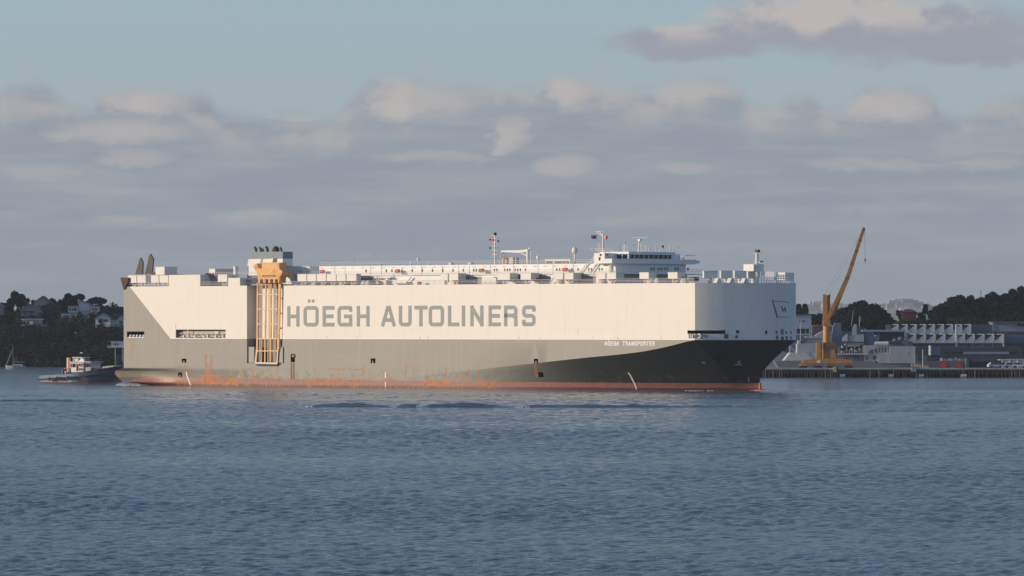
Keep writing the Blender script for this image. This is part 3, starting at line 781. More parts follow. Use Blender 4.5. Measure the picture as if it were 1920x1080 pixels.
# foremast
m = MB(); vm = 15.0; u, zt = S(1419.5, 470, vm)
m.cyl((u,vm,ZT),(u,vm,zt),0.45,0.33,10); m.cyl((u-.8,vm,ZT),(u-.8,vm,S(1414,487,vm)[1]),0.07,n=5)
m.box(u-1.0,u+1.1,vm-.5,vm+.5,S(1420,474.5,vm)[1]-.08,S(1420,474.5,vm)[1]); m.cyl((u,vm,zt),(u,vm,S(1420,463,vm)[1]),0.06,n=5)
m.box(u,u+.9,vm-.1,vm+.1,S(1420,491.5,vm)[1]-.1,S(1420,491.5,vm)[1]+.1); m.cyl((u-.7,vm-.4,zt+.4),(u+.7,vm+.4,zt+.4),0.06,n=5)
fm = m.build('foremast', M_steel, ship)
m = MB(); z = S(1420,471,vm)[1]; m.box(u-.35,u+.55,vm-.35,vm+.35,z-.3,z+.35); z = S(1430,490.5,vm)[1]; m.box(u+.9,u+1.5,vm-.25,vm+.25,z-.15,z+.2); m.build('mast_lamp', M_black, fm)

# --- long deckhouse
VH = 5.0; ZH = S(850,496.7,VH)[1]; ZM = ZH-2.35
UH0 = S(598.5,500,VH)[0]; UH1 = S(1163,500,VH)[0]
dh = MB().box(UH0, -27.0, VH, BEAM-VH, ZM, ZH).build('deckhouse', M_bwhite, ship)
MB().box(UH0-1.0, -26.4, 3.6, BEAM-3.6, ZT+0.03, ZM-0.002).build('deckhouse_base', M_bwhite, dh)
MB().box(UH0-1.2, -26.2, 3.2, VH-0.002, ZM-0.0, ZM+0.16).build('walkway', M_bwhite, dh)
for px in (686.5,724.5,735,754,773,792,811,830.3,849.5,868.8,888.5,893.2,907.2,927,931.8,946.6,951.6,956,966,970.8,975.7,985.5,1044,1049.4,1064,1072.5,1084,1104,1109,1124,1129):
    c = px; py = 508.0-(px-686)*0.0065
    u0, z0 = S(c-1.15, py-2.6, VH); u1, z1 = S(c+1.15, py+2.6, VH)
    MB().box(u0,u1,VH-0.04,VH+0.3,z1,z0).build('window', M_glass, dh)
m = MB()                                      # doors, seams and lamps on the deckhouse side
for px in (628,647,695,715,790.5,829,860,880,920,963,1009,1037,1075,1103): u, _ = S(px,500,VH); m.box(u-.04,u+.04,VH-0.05,VH,ZM+.2,ZH-.05)
for px in range(604, 1140, 19): u, _ = S(px,500,VH); m.box(u-.45,u+.45,VH-0.09,VH,ZH-.55,ZH-.43)
m.build('panel_seam', mat('seam_grey', (0.5,0.46,0.42), 0.7), dh)
# shade of the open bays on the lower tier, put into flat grey panels
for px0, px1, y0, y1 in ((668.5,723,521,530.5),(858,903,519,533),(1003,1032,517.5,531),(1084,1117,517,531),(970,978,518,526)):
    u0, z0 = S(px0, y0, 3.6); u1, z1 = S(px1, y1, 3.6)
    MB().box(u0,u1,3.55,3.9,max(z1,ZT+.05),z0).build('alcove_shade_panel', mat('alcove_shade', (0.34,0.33,0.34), 0.8), dh)
# containers, tank ends and red items along the walkway
for px, py in ((603.8,509.5),(745,508.3),(902.3,507),(1059,505.5)):
    u, z = S(px,py,3.9); m = MB(); m.cyl((u-.55,3.95,z),(u+.55,3.95,z),0.42,0.42,12); m.build('life_raft', M_red, ship)
for px, py in ((786.5,530.8),(1006.5,523.8),(1280.5,522.5),(680,530)):
    u, z = S(px,py,2.2); m = MB(); m.cyl((u-.4,2.2,z),(u+.4,2.2,z),0.38,0.38,10); m.build('life_raft', M_red, ship)
u, z = S(707,530.5,1.5); MB().box(u-.35,u+.35,1.5,2.0,z-.3,z+.3).build('reel', M_tletter, ship)
m = MB(); u0, z0 = S(704,527,1.6); u1, z1 = S(711,534,1.6); m.box(u0,u1,1.7,2.2,z1,z0); m.build('reel_case', mat('green_dark',(0.02,0.05,0.03),.6), ship)
# long low lifeboat-like platforms and davits in front of the base tier
m = MB()
for px0, px1, y0, y1 in ((712,724,525,535),(735,762,528.5,531),(905,930,521,534),(903,925,519,521.5),(716,732,519.8,521.5),(938,968,523,525)):
    sb('deck_locker', px0, px1, y0, min(y1,534.5), 2.4, 0.9, M_white)
m = MB()
def line(p, q, v, r=0.07, mb=None):
    a = S(p[0],p[1],v); b_ = S(q[0],q[1],v); (mb or m).cyl((a[0],v,a[1]),(b_[0],v,b_[1]),r,n=5)
for grp in ([((722,530),(745,508),3.2,.09)],[((757,534),(771,520),3.0,.16)],[((1030,533),(1038,519.5),2.8,.16)],[((1083.5,517),(1103,491),3.5,.12)],[((1087,519),(1108,492),3.5,.12)],
            [((1105,494),(1116,478),3.5,.10)],[((1108,494),(1117,481),3.5,.10)],[((1091,512),(1106,493),3.3,.08)],[((700,524),(708,519),2.5,.1)]):
    m = MB(); line(*grp[0]); m.build('stairway_stringer', M_steel, ship)
# railings
def rail(name, pts, h, spacing, r=0.05, rows=(1.0,0.55), parent=None):
    m = MB()
    for (a, b_) in zip(pts, pts[1:]):
        a, b_ = Vector(a), Vector(b_); L = (b_-a).length; n = max(1, int(L/spacing))
        for i in range(n+1): p = a.lerp(b_, i/n); m.cyl(p, p+Vector((0,0,h)), r*0.8, n=4)
        for q in rows: m.cyl(a+Vector((0,0,h*q)), b_+Vector((0,0,h*q)), r, n=4)
    return m.build(name, M_steel, parent or ship)
rail('railing', [(UH0,VH,ZH),(-27.2,VH,ZH)], 0.85, 1.6, 0.045, parent=dh)
rail('railing', [(UH0-1,3.25,ZM+.16),(-26.3,3.25,ZM+.16)], 0.9, 0.8, 0.035, (1.0,0.66,0.33), parent=dh)
rail('railing', [(S(530,536)[0],0.2,ZT),(-0.3,0.2,ZT)], 0.95, 1.7, 0.045, (1.0,0.66,0.33))
rail('railing', [(S(240,538)[0],0.2,ZT),(S(316,538)[0],0.2,ZT)], 0.95, 1.5, 0.045, (1.0,0.5))
rail('railing', [(S(376,538)[0],0.2,ZT),(S(427,538)[0],0.2,ZT)], 1.0, 1.5, 0.045, (1.0,0.66,0.33))
rail('railing', [(S(383,517)[0],2.5,ZT+2.4),(S(465,517)[0],2.5,ZT+2.4)], 0.8, 1.6, 0.04)
pts = [(bowx(w)-.3, HB-HB*w+.2, ZT) for w in (1,.8,.6,.4,.2,0)]
rail('railing', pts, 0.95, 1.7, 0.045, (1.0,0.5))
# equipment between the aft blocks
m = MB(); 
for px in (388,394,399): u, z = S(px,515,3); m.ball((u,3,z),0.55,0.4,0.4)
m.build('coiled_gear', M_rustdark, ship)
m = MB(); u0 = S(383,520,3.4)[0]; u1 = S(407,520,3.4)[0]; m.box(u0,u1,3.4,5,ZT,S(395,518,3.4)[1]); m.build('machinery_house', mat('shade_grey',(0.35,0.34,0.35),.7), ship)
# small details on top of the deckhouse
def stack(px, py_top, v=10.0, r=0.18, head=0.0, name='roof_vent', base=None, material=None):
    u, z = S(px, py_top, v); m = MB(); m.cyl((u,v,base if base is not None else ZH),(u,v,z),r,r,8)
    if head: m.ball((u,v,z),head)
    return m.build(name, material or M_steel, ship)
for px, py, h in ((620,497,.3),(714,495.5,.35),(771,492,.25),(784.5,486.5,.42),(805,495,.3),(844,493.5,.0),(881,493,.0),(938,491,.2),(950,491.5,.2),(967.5,484,.15),(979.5,491,.2)):
    stack(px, py, 7.0, 0.16, h)
for px in (843.8, 881): u, _ = S(px,493,6.2); MB().box(u-.42,u+.42,6,7,ZH,ZH+.62).build('roof_box', M_white, ship)
m = MB(); line((664,480.3),(695,479.2),9,.06); line((664,480.3),(664,492),9,.05); line((695,479.2),(695,492),9,.05); line((679,480),(679,492),9,.04); line((672,476),(695,475.5),9,.035)
m.build('antenna_frame', mat('pale_grey_steel',(0.5,0.5,0.5),.6), ship)
# signal mast
m = MB(); v = 9.0; u, zt = S(928.5,440,v); m.cyl((u,v,ZH),(u,v,zt),0.26,0.2,8)
for y in (447,454,461,469,477): z = S(928,y,v)[1]; m.box(u-.55,u+.75,v-.25,v+.25,z-.05,z+.06)
a = S(922.5,443,v); b_ = S(924,483,v); m.cyl((a[0],v,a[1]),(b_[0],v,b_[1]),0.06,n=5); a = S(933,452,v); b_ = S(932,483,v); m.cyl((a[0],v,a[1]),(b_[0],v,b_[1]),0.05,n=5)
a = S(921,442,v); b_ = S(930,441,v); m.cyl((a[0],v,a[1]),(b_[0],v,b_[1]),0.07,n=5)
sm = m.build('signal_mast', M_steel, ship)
m = MB(); m.ball((u,v,S(928,438.6,v)[1]),0.38)
for px, py in ((918.7,449.5),(918.7,465),(934,452)): q = S(px,py,v); m.box(q[0]-.17,q[0]+.17,v-.15,v+.15,q[1]-.2,q[1]+.2)
m.build('mast_lamp', M_black, sm)
m = MB(); q = S(923.5,449,v); m.box(q[0]-.22,q[0]+.22,v-.2,v+.2,q[1]-.45,q[1]+.45); m.build('signal_lamp', M_red, sm)
# provision crane
m = MB(); v = 8.0; u, zt = S(990,467.5,v); m.cyl((u,v,ZH),(u,v,zt),0.42,0.38,12)
a = S(941,470.8,v); b_ = S(976,470.3,v); c = S(990,468.5,v)
m.prism([(a[0],a[1]-.18),(b_[0],a[1]-.45),(c[0],c[1]-.35),(c[0],c[1]+.1),(b_[0],b_[1]+.15),(a[0],a[1]+.12)], v-.28, v+.28)
q = S(977,474,v); w_ = S(989,480,v); m.cyl((q[0],v,q[1]),(w_[0],v,w_[1]),0.13,n=6)
m.cyl((u+.9,v,ZH),(u+.9,v,zt-.3),0.13,n=6); m.cyl((u,v+.2,zt),(u+.6,v+.2,zt+.35),.2,n=6)
pc = m.build('provision_crane', M_white, ship)
m = MB(); m.ball((a[0],v,a[1]-.35),.3,.22,.4); q = S(940.5,481.5,v); m.ball((q[0],v,q[1]),.24,.2,.36); m.cyl((q[0],v,q[1]),(a[0],v,a[1]-.4),.03,n=4); m.build('crane_hook', M_yellow, pc)
m = MB()
for px, py, r_ in ((944.5,484,.38),(950.5,483,.4),(946,477,.15)): q = S(px,py,v+1); m.cyl((q[0],v+1,ZH),(q[0],v+1,q[1]),r_)
q = S(954,482.5,v+1); w_ = S(962,482.5,v+1); m.box(q[0],w_[0],v+1,v+3,ZH+.2,q[1])
m.build('roof_machinery', mat('dusty_cream',(0.62,0.52,0.42),.7), ship)
m = MB(); q = S(1008.5,483,v); m.cyl((q[0],v,ZH),(q[0],v,q[1]-.3),.16); m.ball((q[0],v,q[1]),.42,.35,.55); m.build('gooseneck_vent', M_white, ship)
# name board on the roof
v = 6.0; u0 = S(1022.5,490,v)[0]; u1 = S(1069,490,v)[0]; zt = S(1045,487.2,v)[1]; zb = S(1045,494.2,v)[1]
m = MB(); m.box(u0,u1,v,v+.12,zb,zt); m.box(u0-.1,u1+.1,v-.12,v+.6,zt,zt+.14)
nb = m.build('name_board', M_white, ship)
m2 = MB(); x = u0+.25; ad = (u1-u0-.5)/len(word)
for ch in word:
    if ch != ' ': glyph(ch, x, x+ad*.78, zb+.1, zt-.26, .13, .12, -0.03, m2)
    x += ad
m2.build('board_lettering', mat('board_letter',(0.12,0.10,0.09),.6), nb, loc=(0, v-.01, 0))
# satellite dome
m = MB(); v = 9; q = S(1078,469.5,v); m.ball((q[0],v,q[1]),.72,.72,.78,14,8); m.cyl((q[0],v,ZH),(q[0],v,q[1]-.5),.2,.2,8); m.cyl((q[0]-.55,v,ZH+.9),(q[0]-.55,v,q[1]-.5),.07,n=5)
m.build('radome', M_white, ship, smooth=True)

# --- bridge
UB = -25.4
def tb(px0, px1, py0, py1, u, du, material, name, parent=None, v0=None, v1=None):
    """a block whose forward face lies at x=u"""
    a = T(px0,py0,u)[0] if v0 is None else v0; b_ = T(px1,py0,u)[0] if v1 is None else v1; c = (px0+px1)/2
    return MB().box(u-du,u,a,b_,T(c,py1,u)[1],T(c,py0,u)[1]).build(name, material, parent or ship)
bridge = empty('bridge', (0,0,0)); bridge.parent = ship
ZW0, ZW1 = 27.95, 28.98
MB().box(UB-3.4, UB, 1.8, 30.4, ZW0, ZW1).build('bridge_wing', M_bwhite, bridge)
MB().box(UB-6.5, UB-3.402, 3.2, 29, ZW0+.004, 30.25).build('bridge_block', M_bwhite, bridge)
wv0, wv1 = 7.4, 22.6; ZWT = 30.55
MB().prismx([(wv0+.5,ZW1+.002),(wv1-.5,ZW1+.002),(wv1,ZWT-.62),(wv0,ZWT-.62)], UB-7.5, UB-0.35).build('wheelhouse', mat('wheelhouse_shell',(0.06,0.07,0.08),.3), bridge)
MB().box(UB-8.2, UB+0.3, wv0-.3, wv1+.3, ZWT-.6, ZWT+.02).build('wheelhouse_roof', M_bwhite, bridge)
MB().box(UB-7.6, UB-.15, wv0+.1, wv1-.1, ZW1+.003, ZW1+.08).build('window_sill', M_bwhite, bridge)
nw = 9
for i in range(nw):
    a = wv0+.35+(wv1-wv0-.7)*i/nw; b_ = wv0+.35+(wv1-wv0-.7)*(i+1)/nw
    MB().box(UB-.36,UB-.28,a+.12,b_-.12,ZW1+.1,ZWT-.66).build('window', M_glass, bridge)
for i in range(nw+1): a = wv0+.3+(wv1-wv0-.6)*i/nw; MB().cyl((UB-.15,a,ZW1+.1),(UB+.12,a,ZWT-.6),.09,n=5).build('window_post', M_bwhite, bridge)
for k in range(4):
    a = UB-7.0+k*1.75; MB().box(a,a+1.3,wv0+.02,wv0+.4,ZW1+.15,ZWT-.66).build('window', M_glass, bridge)
for k in range(5): a = UB-7.25+k*1.75; MB().box(a,a+.28,wv0-.06,wv0+.3,ZW1+.01,ZWT-.61).build('window_post', M_bwhite, bridge)
for px in (1126.3,1138.8): q = S(px,478,3.2); MB().cyl((q[0],3.1,q[1]),(q[0],3.3,q[1]),.25,n=10).build('porthole', M_glass, bridge)
q = S(1124.5,485,3.2); MB().box(q[0]-.25,q[0]+.25,3.12,3.3,q[1]-.4,q[1]+.3).build('porthole', M_glass, bridge)
# tier below the bridge: forward face with small ports
fr = MB().box(-27.0, UB-1.2, 4.4, 28.4, ZT+2.3, ZW0-.002).build('bridge_front', M_bwhite, bridge)
for px in (1221,1226,1234.5,1240,1246,1251,1266,1271,1290):
    v, z = T(px, 504.5, UB-1.2); MB().box(UB-1.25,UB-1.14,v-.28,v+.28,z-.3,z+.28).build('window', M_glass, bridge)
MB().box(-30,UB+2.5,2.0,30.5,ZT+2.1,ZT+2.28).build('lower_deck', M_bwhite, bridge)
rail('railing', [(UB+2.4,2.2,ZT+2.28),(UB+2.4,30.3,ZT+2.28)], 0.9, 1.8, 0.045, (1.0,0.5), parent=bridge)
rail('railing', [(UB-8,wv0,ZWT),(UB-8,3.3,ZWT),(UB-.5,3.3,ZWT-.3)], 0.8, 1.5, 0.04, parent=bridge)
rail('railing', [(UB-6.4,3.3,30.25),(UB-3.5,3.3,30.25)], 0.9, 1.2, 0.045, parent=bridge)
m = MB()
for v in (4.5,9.5,26): m.cyl((UB-3.0,v,ZT+2.2),(UB-3.0,v,ZW0),.22,n=8)
m.cyl((UB-.9,2.6,ZT+2.2),(UB-.9,2.6,ZW0),.16,n=8)
m.build('bridge_support', M_bwhite, bridge)
MB().box(UB-4.5,UB-.6,4.0,26,ZT+.05,ZT+2.09).build('bridge_base', M_bwhite, bridge)
MB().box(UB-2.2,UB-.1,30.42,31.9,ZW0+.2,ZW1-.15).build('wing_cab', M_bwhite, bridge)
for px, r_ in ((1273,.32),(1280,.3)): v, z = T(px,483,UB-1); MB().ball((UB-1,v,z),r_,r_,r_+.05).build('radome', M_white, bridge, smooth=True)
m = MB(); a = T(1283,479.3,UB-1); b_ = T(1304,478.5,UB-1); m.cyl((UB-1,a[0],a[1]),(UB-1,b_[0],b_[1]),.07,n=5); m.cyl((UB-1,a[0],ZW1),(UB-1,a[0],a[1]),.07,n=5); m.cyl((UB-1,b_[0],ZW1),(UB-1,b_[0],b_[1]),.05,n=5); m.build('wing_rail', M_steel, bridge)
# monkey island gear
m = MB(); ZP = ZWT
def mast(px, py, v, r, base=ZP):
    q = S(px,py,v); m.cyl((q[0],v,base),(q[0],v,q[1]),r,r*.7,6)
for px, py, r_ in ((1163,457,.1),(1167,461,.08),(1171,455,.22),(1174,460,.07),(1212,458,.18),(1207,461,.07),(1217,464,.16),(1222,471,.25),(1230,456,.09),(1237,468,.2),(1242,463,.12),(1250,466,.12),(1256,458,.14),(1262,468,.1),(1270,462,.05),(1177,461,.06),(1204,464,.08)):
    mast(px,py,11,r_)
m.build('aerial', M_steel, bridge)
m = MB(); q = S(1171,455,11); m.ball((q[0],11,q[1]),.42,.42,.18); m.build('satellite_dish', M_white, bridge)
m = MB(); q = S(1199.5,450,11); m.cyl((q[0]-.35,11,ZP),(q[0]-.1,11,q[1]),.2,.14); m.cyl((q[0]-.3,11,q[1]-1.0),(q[0]+.7,11,q[1]-1.1),.05,n=5); m.box(q[0]-.35,q[0]+.3,10.7,11.3,q[1]-.25,q[1]+.2); m.cyl((q[0]+.45,11,ZP),(q[0]+.3,11,q[1]-1),.08); m.build('radar_mast', M_white, bridge)
a = S(1185,446,11); b_ = S(1215,446.2,11); MB().box(a[0],b_[0],10.9,11.1,a[1]-.06,a[1]+.06).build('radar_scanner', mat('pale_grey_steel',(0.5,0.5,0.5),.6), bridge)
MB().ball((q[0],10.9,q[1]-.02),.18).build('radar_lamp', M_black, bridge)
m = MB(); m.ball((S(1188,460,11)[0],11,S(1188,460,11)[1]),.25,.1,.08); q=S(1271.5,463,11); m.ball((q[0],11,q[1]),.12); m.build('anemometer', M_black, bridge)
# main mast with yard
m = MB(); v = 8; q = S(1131,437,v); m.cyl((q[0]-.05,v,30.2),(q[0],v,q[1]),.28,.17,8); z = q[1]
a = S(1117,434,v); m.cyl((a[0],v,a[1]),(q[0],v,S(1131,443,v)[1]),.1,n=5); m.cyl((a[0]+1.0,v,a[1]+.1),(q[0]+.1,v,S(1131,445,v)[1]),.1,n=5); m.cyl((a[0],v,a[1]),(S(1129,434.3,v)[0],v,a[1]),.06,n=5)
m.cyl((q[0],v,z),(S(1133,432,v)[0],v,S(1133,432,v)[1]),.05,n=5); m.cyl((S(1122,460,v)[0],v,30.2),(S(1122,456,v)[0],v,S(1122,456,v)[1]),.07,n=5); m.cyl((S(1125,460,v)[0],v,30.2),(S(1125,456,v)[0],v,S(1125,456,v)[1]),.07,n=5)
m.cyl((q[0],v,S(1131,455,v)[1]),(q[0]+.3,v,30.2),.1,n=5)
for px, y0 in ((1117.5,445),(1139.5,448)): c = S(px,y0,v); m.cyl((c[0],v,30.2),(c[0],v,S(px,434 if px<1130 else 440,v)[1]),.025,n=4)
m.build('main_mast', M_steel, bridge)
def flag(name, pts, v, cols, label, wave=0.12):
    o = empty(name, tuple(ship.matrix_world @ Vector((0,0,0))) if False else (0,0,0))
    return o
M_ship = Matrix.Translation((CX, CY, 0)) @ Matrix.Rotation(-A_, 4, 'Z')
def make_flag(name, px0, px1, py0, py1, v, stripes, label):
    """cloth streaming from its halyard, one mesh with a wave in it, stripes = [(fraction, material)]"""
    a = S(px0,py0,v); b_ = S(px1,py1,v); W, Hh = b_[0]-a[0], a[1]-b_[1]; n = 8
    me = bpy.data.meshes.new(name); vs_, fs_, mi = [], [], []
    for side in (0, 1):
        for i in range(n+1):
            for j in range(3):
                x = W*i/n; z = -Hh*j/2 - 0.10*i/n*Hh + 0.06*math.sin(i*1.3); vs_.append((x, 0.12*math.sin(i*1.1+j*.4)+side*0.02, z))
    for side in (0, 1):
        o_ = side*(n+1)*3
        for i in range(n):
            for j in range(2):
                fs_.append((o_+i*3+j, o_+(i+1)*3+j, o_+(i+1)*3+j+1, o_+i*3+j+1))
                fr_ = (i+.5)/n; k = 0
                for q, (lim, _m) in enumerate(stripes):
                    if fr_ <= lim: k = q; break
                mi.append(k)
    me.from_pydata(vs_, [], fs_)
    for _, mm in stripes: me.materials.append(mm)
    me.polygons.foreach_set('material_index', mi)
    o = bpy.data.objects.new(name, me); COL.objects.link(o)
    w = M_ship @ Vector((a[0], v, a[1])); o.location = w; o.rotation_euler = (0,0,-A_)
    tag(o, label, 'flag'); return o
Mn = mat('flag_navy', (0.012,0.02,0.09), .7)
make_flag('flag', 1108.5,1118.5,441,447.5,8, [(.3,mat('flag_purple',(0.10,0.03,0.12),.7)),(1,Mn)], 'small navy blue flag flying left of the main mast above the bridge')
make_flag('flag', 1132.5,1139.5,442.5,448.5,8, [(.35,mat('flag_white',(0.8,0.8,0.8),.7)),(1,mat('flag_red',(0.65,0.02,0.03),.7))], 'small red and white flag flying right of the main mast above the bridge')
make_flag('flag', 1240.5,1244.5,460,464.5,11, [(1,mat('flag_green',(0.0,0.12,0.08),.7))], 'tiny dark green flag on the wheelhouse roof near the front')

# --- funnel
v0 = 9.0; m = MB()
def fz(py): return S(500,py,v0)[1]
uF0b, uF0t, uF1 = S(463.5,497,v0)[0], S(468.5,472,v0)[0], S(530,480,v0)[0]; fd = 3.4
zt, zm, zb = fz(472), fz(485.3), fz(498.5)
um = uF0b+(uF0t-uF0b)*((zm-zb)/(zt-zb))
m = MB(); m.prism([(um,zm),(uF1,zm),(uF1,zt),(uF0t,zt)], v0, v0+fd); fn = m.build('funnel', M_funnel, ship)
MB().prism([(uF0b,zb),(uF1,zb),(uF1,zm-.002),(um,zm-.002)], v0, v0+fd).build('funnel_band', M_white, fn)
MB().box(uF0b-.4,uF1-.05,v0+.4,v0+fd-.1,ZT,zb-.002).build('funnel_base', mat('base_shade',(0.25,0.27,0.30),.7), fn)
MB().box(uF0b+.5,uF0b+4.2,v0,v0+.398,ZT+2.5,zb-.002).build('funnel_casing', M_white, fn)
for x0, x1 in ((487,494),(509,516)):
    a = S(x0,498,v0)[0]; b_ = S(x0+4,498,v0)[0]; c = S(x1,486,v0)[0]; d = S(x1-4,486,v0)[0]
    MB().prism([(a,zb+.05),(b_,zb+.05),(c,zm-.05),(d,zm-.05)], v0-.04, v0+.02).build('funnel_stripe', M_funnel, fn)
m = MB()
for px, py, r_ in ((479.5,465,.3),(488.5,465.5,.26),(492.5,467,.26),(501,464.5,.34),(527,465.5,.26)):
    q = S(px,py,v0+1.6); m.cyl((q[0]+.1,v0+1.6,zt),(q[0]+.1,v0+1.6,q[1]-.2),r_,r_,8); m.cyl((q[0]+.1,v0+1.6,q[1]-.25),(q[0]-.35,v0+1.6,q[1]+.15),r_,r_,8)
m.build('exhaust_pipe', M_rustdark, fn)
q = S(517,470,v0+1.6); MB().ball((q[0],v0+1.6,zt+.15),.95,.9,1.2,12,8).build('exhaust_cowl', M_rustdark, fn, smooth=True)
# blocks beside the funnel
for px0,px1,y0,y1,v,dv in ((530,541,513,530,7,3),(441,463,521,531,3.5,6),(529,557,517,533,6,10)):
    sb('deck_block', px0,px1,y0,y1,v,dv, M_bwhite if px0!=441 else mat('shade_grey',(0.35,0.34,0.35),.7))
m = MB(); 
for k in range(7): line((452+k*3,524-k*.3),(455+k*3,531),2.2,.12)
line((450,527),(470,526),2.0,.12); line((450,522),(472,521),2.0,.06); line((528,520),(541,508),3.0,.15); line((524,508),(533,522),2.2,.15)
m.build('ramp_winch_gear', M_inner, ship)

# --- two dark slanted posts on the stern, stern corner platform
for pts in ([(254.5,514.5),(261,487),(263.5,483.2),(267.8,492),(267,514.5)], [(272.3,514.5),(279,480),(282,476),(287.3,486),(284.8,514.5)]):
    v = 10.0; pl = [S(x,y,v) for x, y in pts]; m = MB(); m.prism(pl, v, v+0.35); o = m.build('stern_ramp_post', M_charcoal, ship)
    a, b_ = S(pts[0][0]-2,514,v), S(pts[1][0]-.5,pts[1][1]-1,v); MB().cyl((a[0],v+.3,a[1]),(b_[0],v+.3,b_[1]),.06,n=5).build('wire', M_charcoal, o)
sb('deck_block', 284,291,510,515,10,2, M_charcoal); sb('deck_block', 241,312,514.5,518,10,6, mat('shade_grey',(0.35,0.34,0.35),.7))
pl = [S(225.3,520.3,-.3),S(240,520.5,-.3),S(240,527,-.3),S(234,541,-.3),S(231.5,543,-.3)]
MB().prism(pl, -.3, 3.5).build('stern_platform', M_rustdark, ship)

# --- the folded side ramp
ramp = empty('side_ramp', (0,0,0)); ramp.parent = ship
VR = -0.55
def beam(p0, p1, w, v=VR, dv=0.22, material=M_orange, name='ramp_beam'):
    a = S(p0[0],p0[1],v); b_ = S(p1[0],p1[1],v)
    if abs(p0[0]-p1[0]) < abs(p0[1]-p1[1]):
        hw = w/2/8.1/CA; pl = [(a[0]-hw,a[1]),(a[0]+hw,a[1]),(b_[0]+hw,b_[1]),(b_[0]-hw,b_[1])]
    else:
        hw = w/2/8.1; pl = [(a[0],a[1]-hw),(a[0],a[1]+hw),(b_[0],b_[1]+hw),(b_[0],b_[1]-hw)]
    return MB().prism(pl, v, v+dv).build(name, material, ramp)
beam((482.8,530),(481.6,655),3.0); beam((481.4,655),(478.6,681),3.0, material=M_orangepale)
beam((498.2,530),(496.2,681),2.2); beam((508.2,530),(507,681),2.0); beam((524.2,530),(521.0,655),4.4); beam((520.3,655),(519,681),2.6, material=M_orangepale)
for x in (487.2,491.6,503.2,513.2,517.2): beam((x,531),(x-1.2,680),0.9, v=VR+.12, dv=.1, material=M_orangepale, name='ramp_bar')
for x in (489.4,505.6,515.2): beam((x,531),(x-1.2,680),0.6, v=VR+.2, dv=.2, material=M_steel, name='ramp_bar')
for y in (552,580,607.7,635.3,658): beam((482,y),(522,y),1.8, v=VR-.05, dv=.3, material=M_orangepale, name='ramp_rung')
beam((478.5,680.5),(519.5,681.5),2.6, v=VR-.1, dv=.8, material=M_steel, name='ramp_foot')
beam((479,683.8),(519,684.3),3.0, v=VR+.1, dv=.8, material=M_black, name='ramp_flap')
v = -1.3
def poly(pts, v, dv, material, name, parent): return MB().prism([S(x,y,v) for x, y in pts], v, v+dv).build(name, material, parent)
poly([(483.5,519),(524.5,519),(523,530.5),(484,530.5)], v+.15, 2.2, M_orange, 'ramp_head', ramp)
poly([(480.2,508),(484,503.4),(524,503.8),(529.5,508.5),(528,513),(524.5,519.4),(483.5,519.4),(480.5,511)], v, 3.2, M_orange, 'ramp_head', ramp)
poly([(491,492),(524,492.3),(523,504),(491,504)], v+.6, 2.4, M_orange, 'ramp_head', ramp)
poly([(474.5,497.5),(481.5,494),(484,503),(483,507.5),(479,509)], v+.9, 1.4, M_orange, 'ramp_head', ramp)
poly([(493,487),(512,484),(511,491.8),(492,491.8)], v+1.4, 1.5, M_white, 'ramp_block', ramp)
m = MB()
for x in (490,500,509,518): q = S(x,526,v+.1); m.box(q[0]-.35,q[0]+.35,v+.02,v+.3,q[1]-.55,q[1]+.3)
q = S(504,517,v-.05); m.box(q[0]-2.2,q[0]+2.2,v-.08,v+.1,q[1]-.12,q[1]+.08)
m.build('ramp_fitting', M_rustdark, ramp)
# side covers and lower guides of the recess
for x0, x1 in ((466.3,476.3),(520.8,530.2)):
    sb('recess_cover', x0, x1, 650.5, 680, -0.25, 2.6, M_grey)
sb('recess_back', 463.2, 528.8, 635.8, 680.6, 2.45, 0.1, M_charcoal)
sb('recess_top', 463.2, 528.8, 532, 537.5, 2.0, 0.4, M_inner)
m = MB(); q = S(471.3,621,2.5)
m.torus((q[0],2.55,q[1]),.5,.07,'y',14,5); m.build('recess_mark', mat('faded_red',(0.4,0.25,0.2),.7), ship)
# ------------------------------------------------------------------ land
def prof(xs, pts): return np.interp(xs, [p[0] for p in pts], [p[1] for p in pts])
def sheet(name, xs, ys, zf, material, kind='structure', label=None):
    X, Y = np.meshgrid(xs, ys); Z = zf(X, Y); n0, n1 = X.shape
    idx = np.arange(n0*n1).reshape(n0, n1)
    fa = np.stack([idx[:-1,:-1], idx[:-1,1:], idx[1:,1:], idx[1:,:-1]], -1).reshape(-1, 4)
    me = bpy.data.meshes.new(name); me.from_pydata(np.stack([X,Y,Z],-1).reshape(-1,3).tolist(), [], fa.tolist())
    me.materials.append(material); me.polygons.foreach_set('use_smooth', [True]*len(me.polygons))
    o = bpy.data.objects.new(name, me); COL.objects.link(o); o['kind'] = kind
    if label: o['label'] = label
    return o
M_earth = mat('dark_earth', (0.045,0.05,0.035), 0.95, 0.3, 0.2)
M_concrete = mat('apron_concrete', (0.26,0.25,0.24), 0.9, 0.12, 0.2, stain=(0.12,0.11,0.1), sfac=0.4)
def left_h(X, Y):                      # wooded shore, highest at left, running low behind the ship
    px = X/Y*FPX+960
    top = prof(px, [(-600,15),(0,17),(120,18),(230,16.5),(420,12),(700,7),(1500,6),(2600,8)])
    rise = smoothn(Y, 1898, 1958)*0.8+smoothn(Y, 1950, 2040)*0.35
    w = np.sin(X*0.11)*0.8+np.sin(X*0.043+1)*1.0
    return -1.5 + rise*(top+1.5+w*rise)
sheet('shore_hill', np.linspace(-420, 130, 140), np.concatenate([np.linspace(1896, 2060, 40), np.linspace(2080, 3200, 8)]), left_h, M_earth, label='dark wooded slope on the left shore')
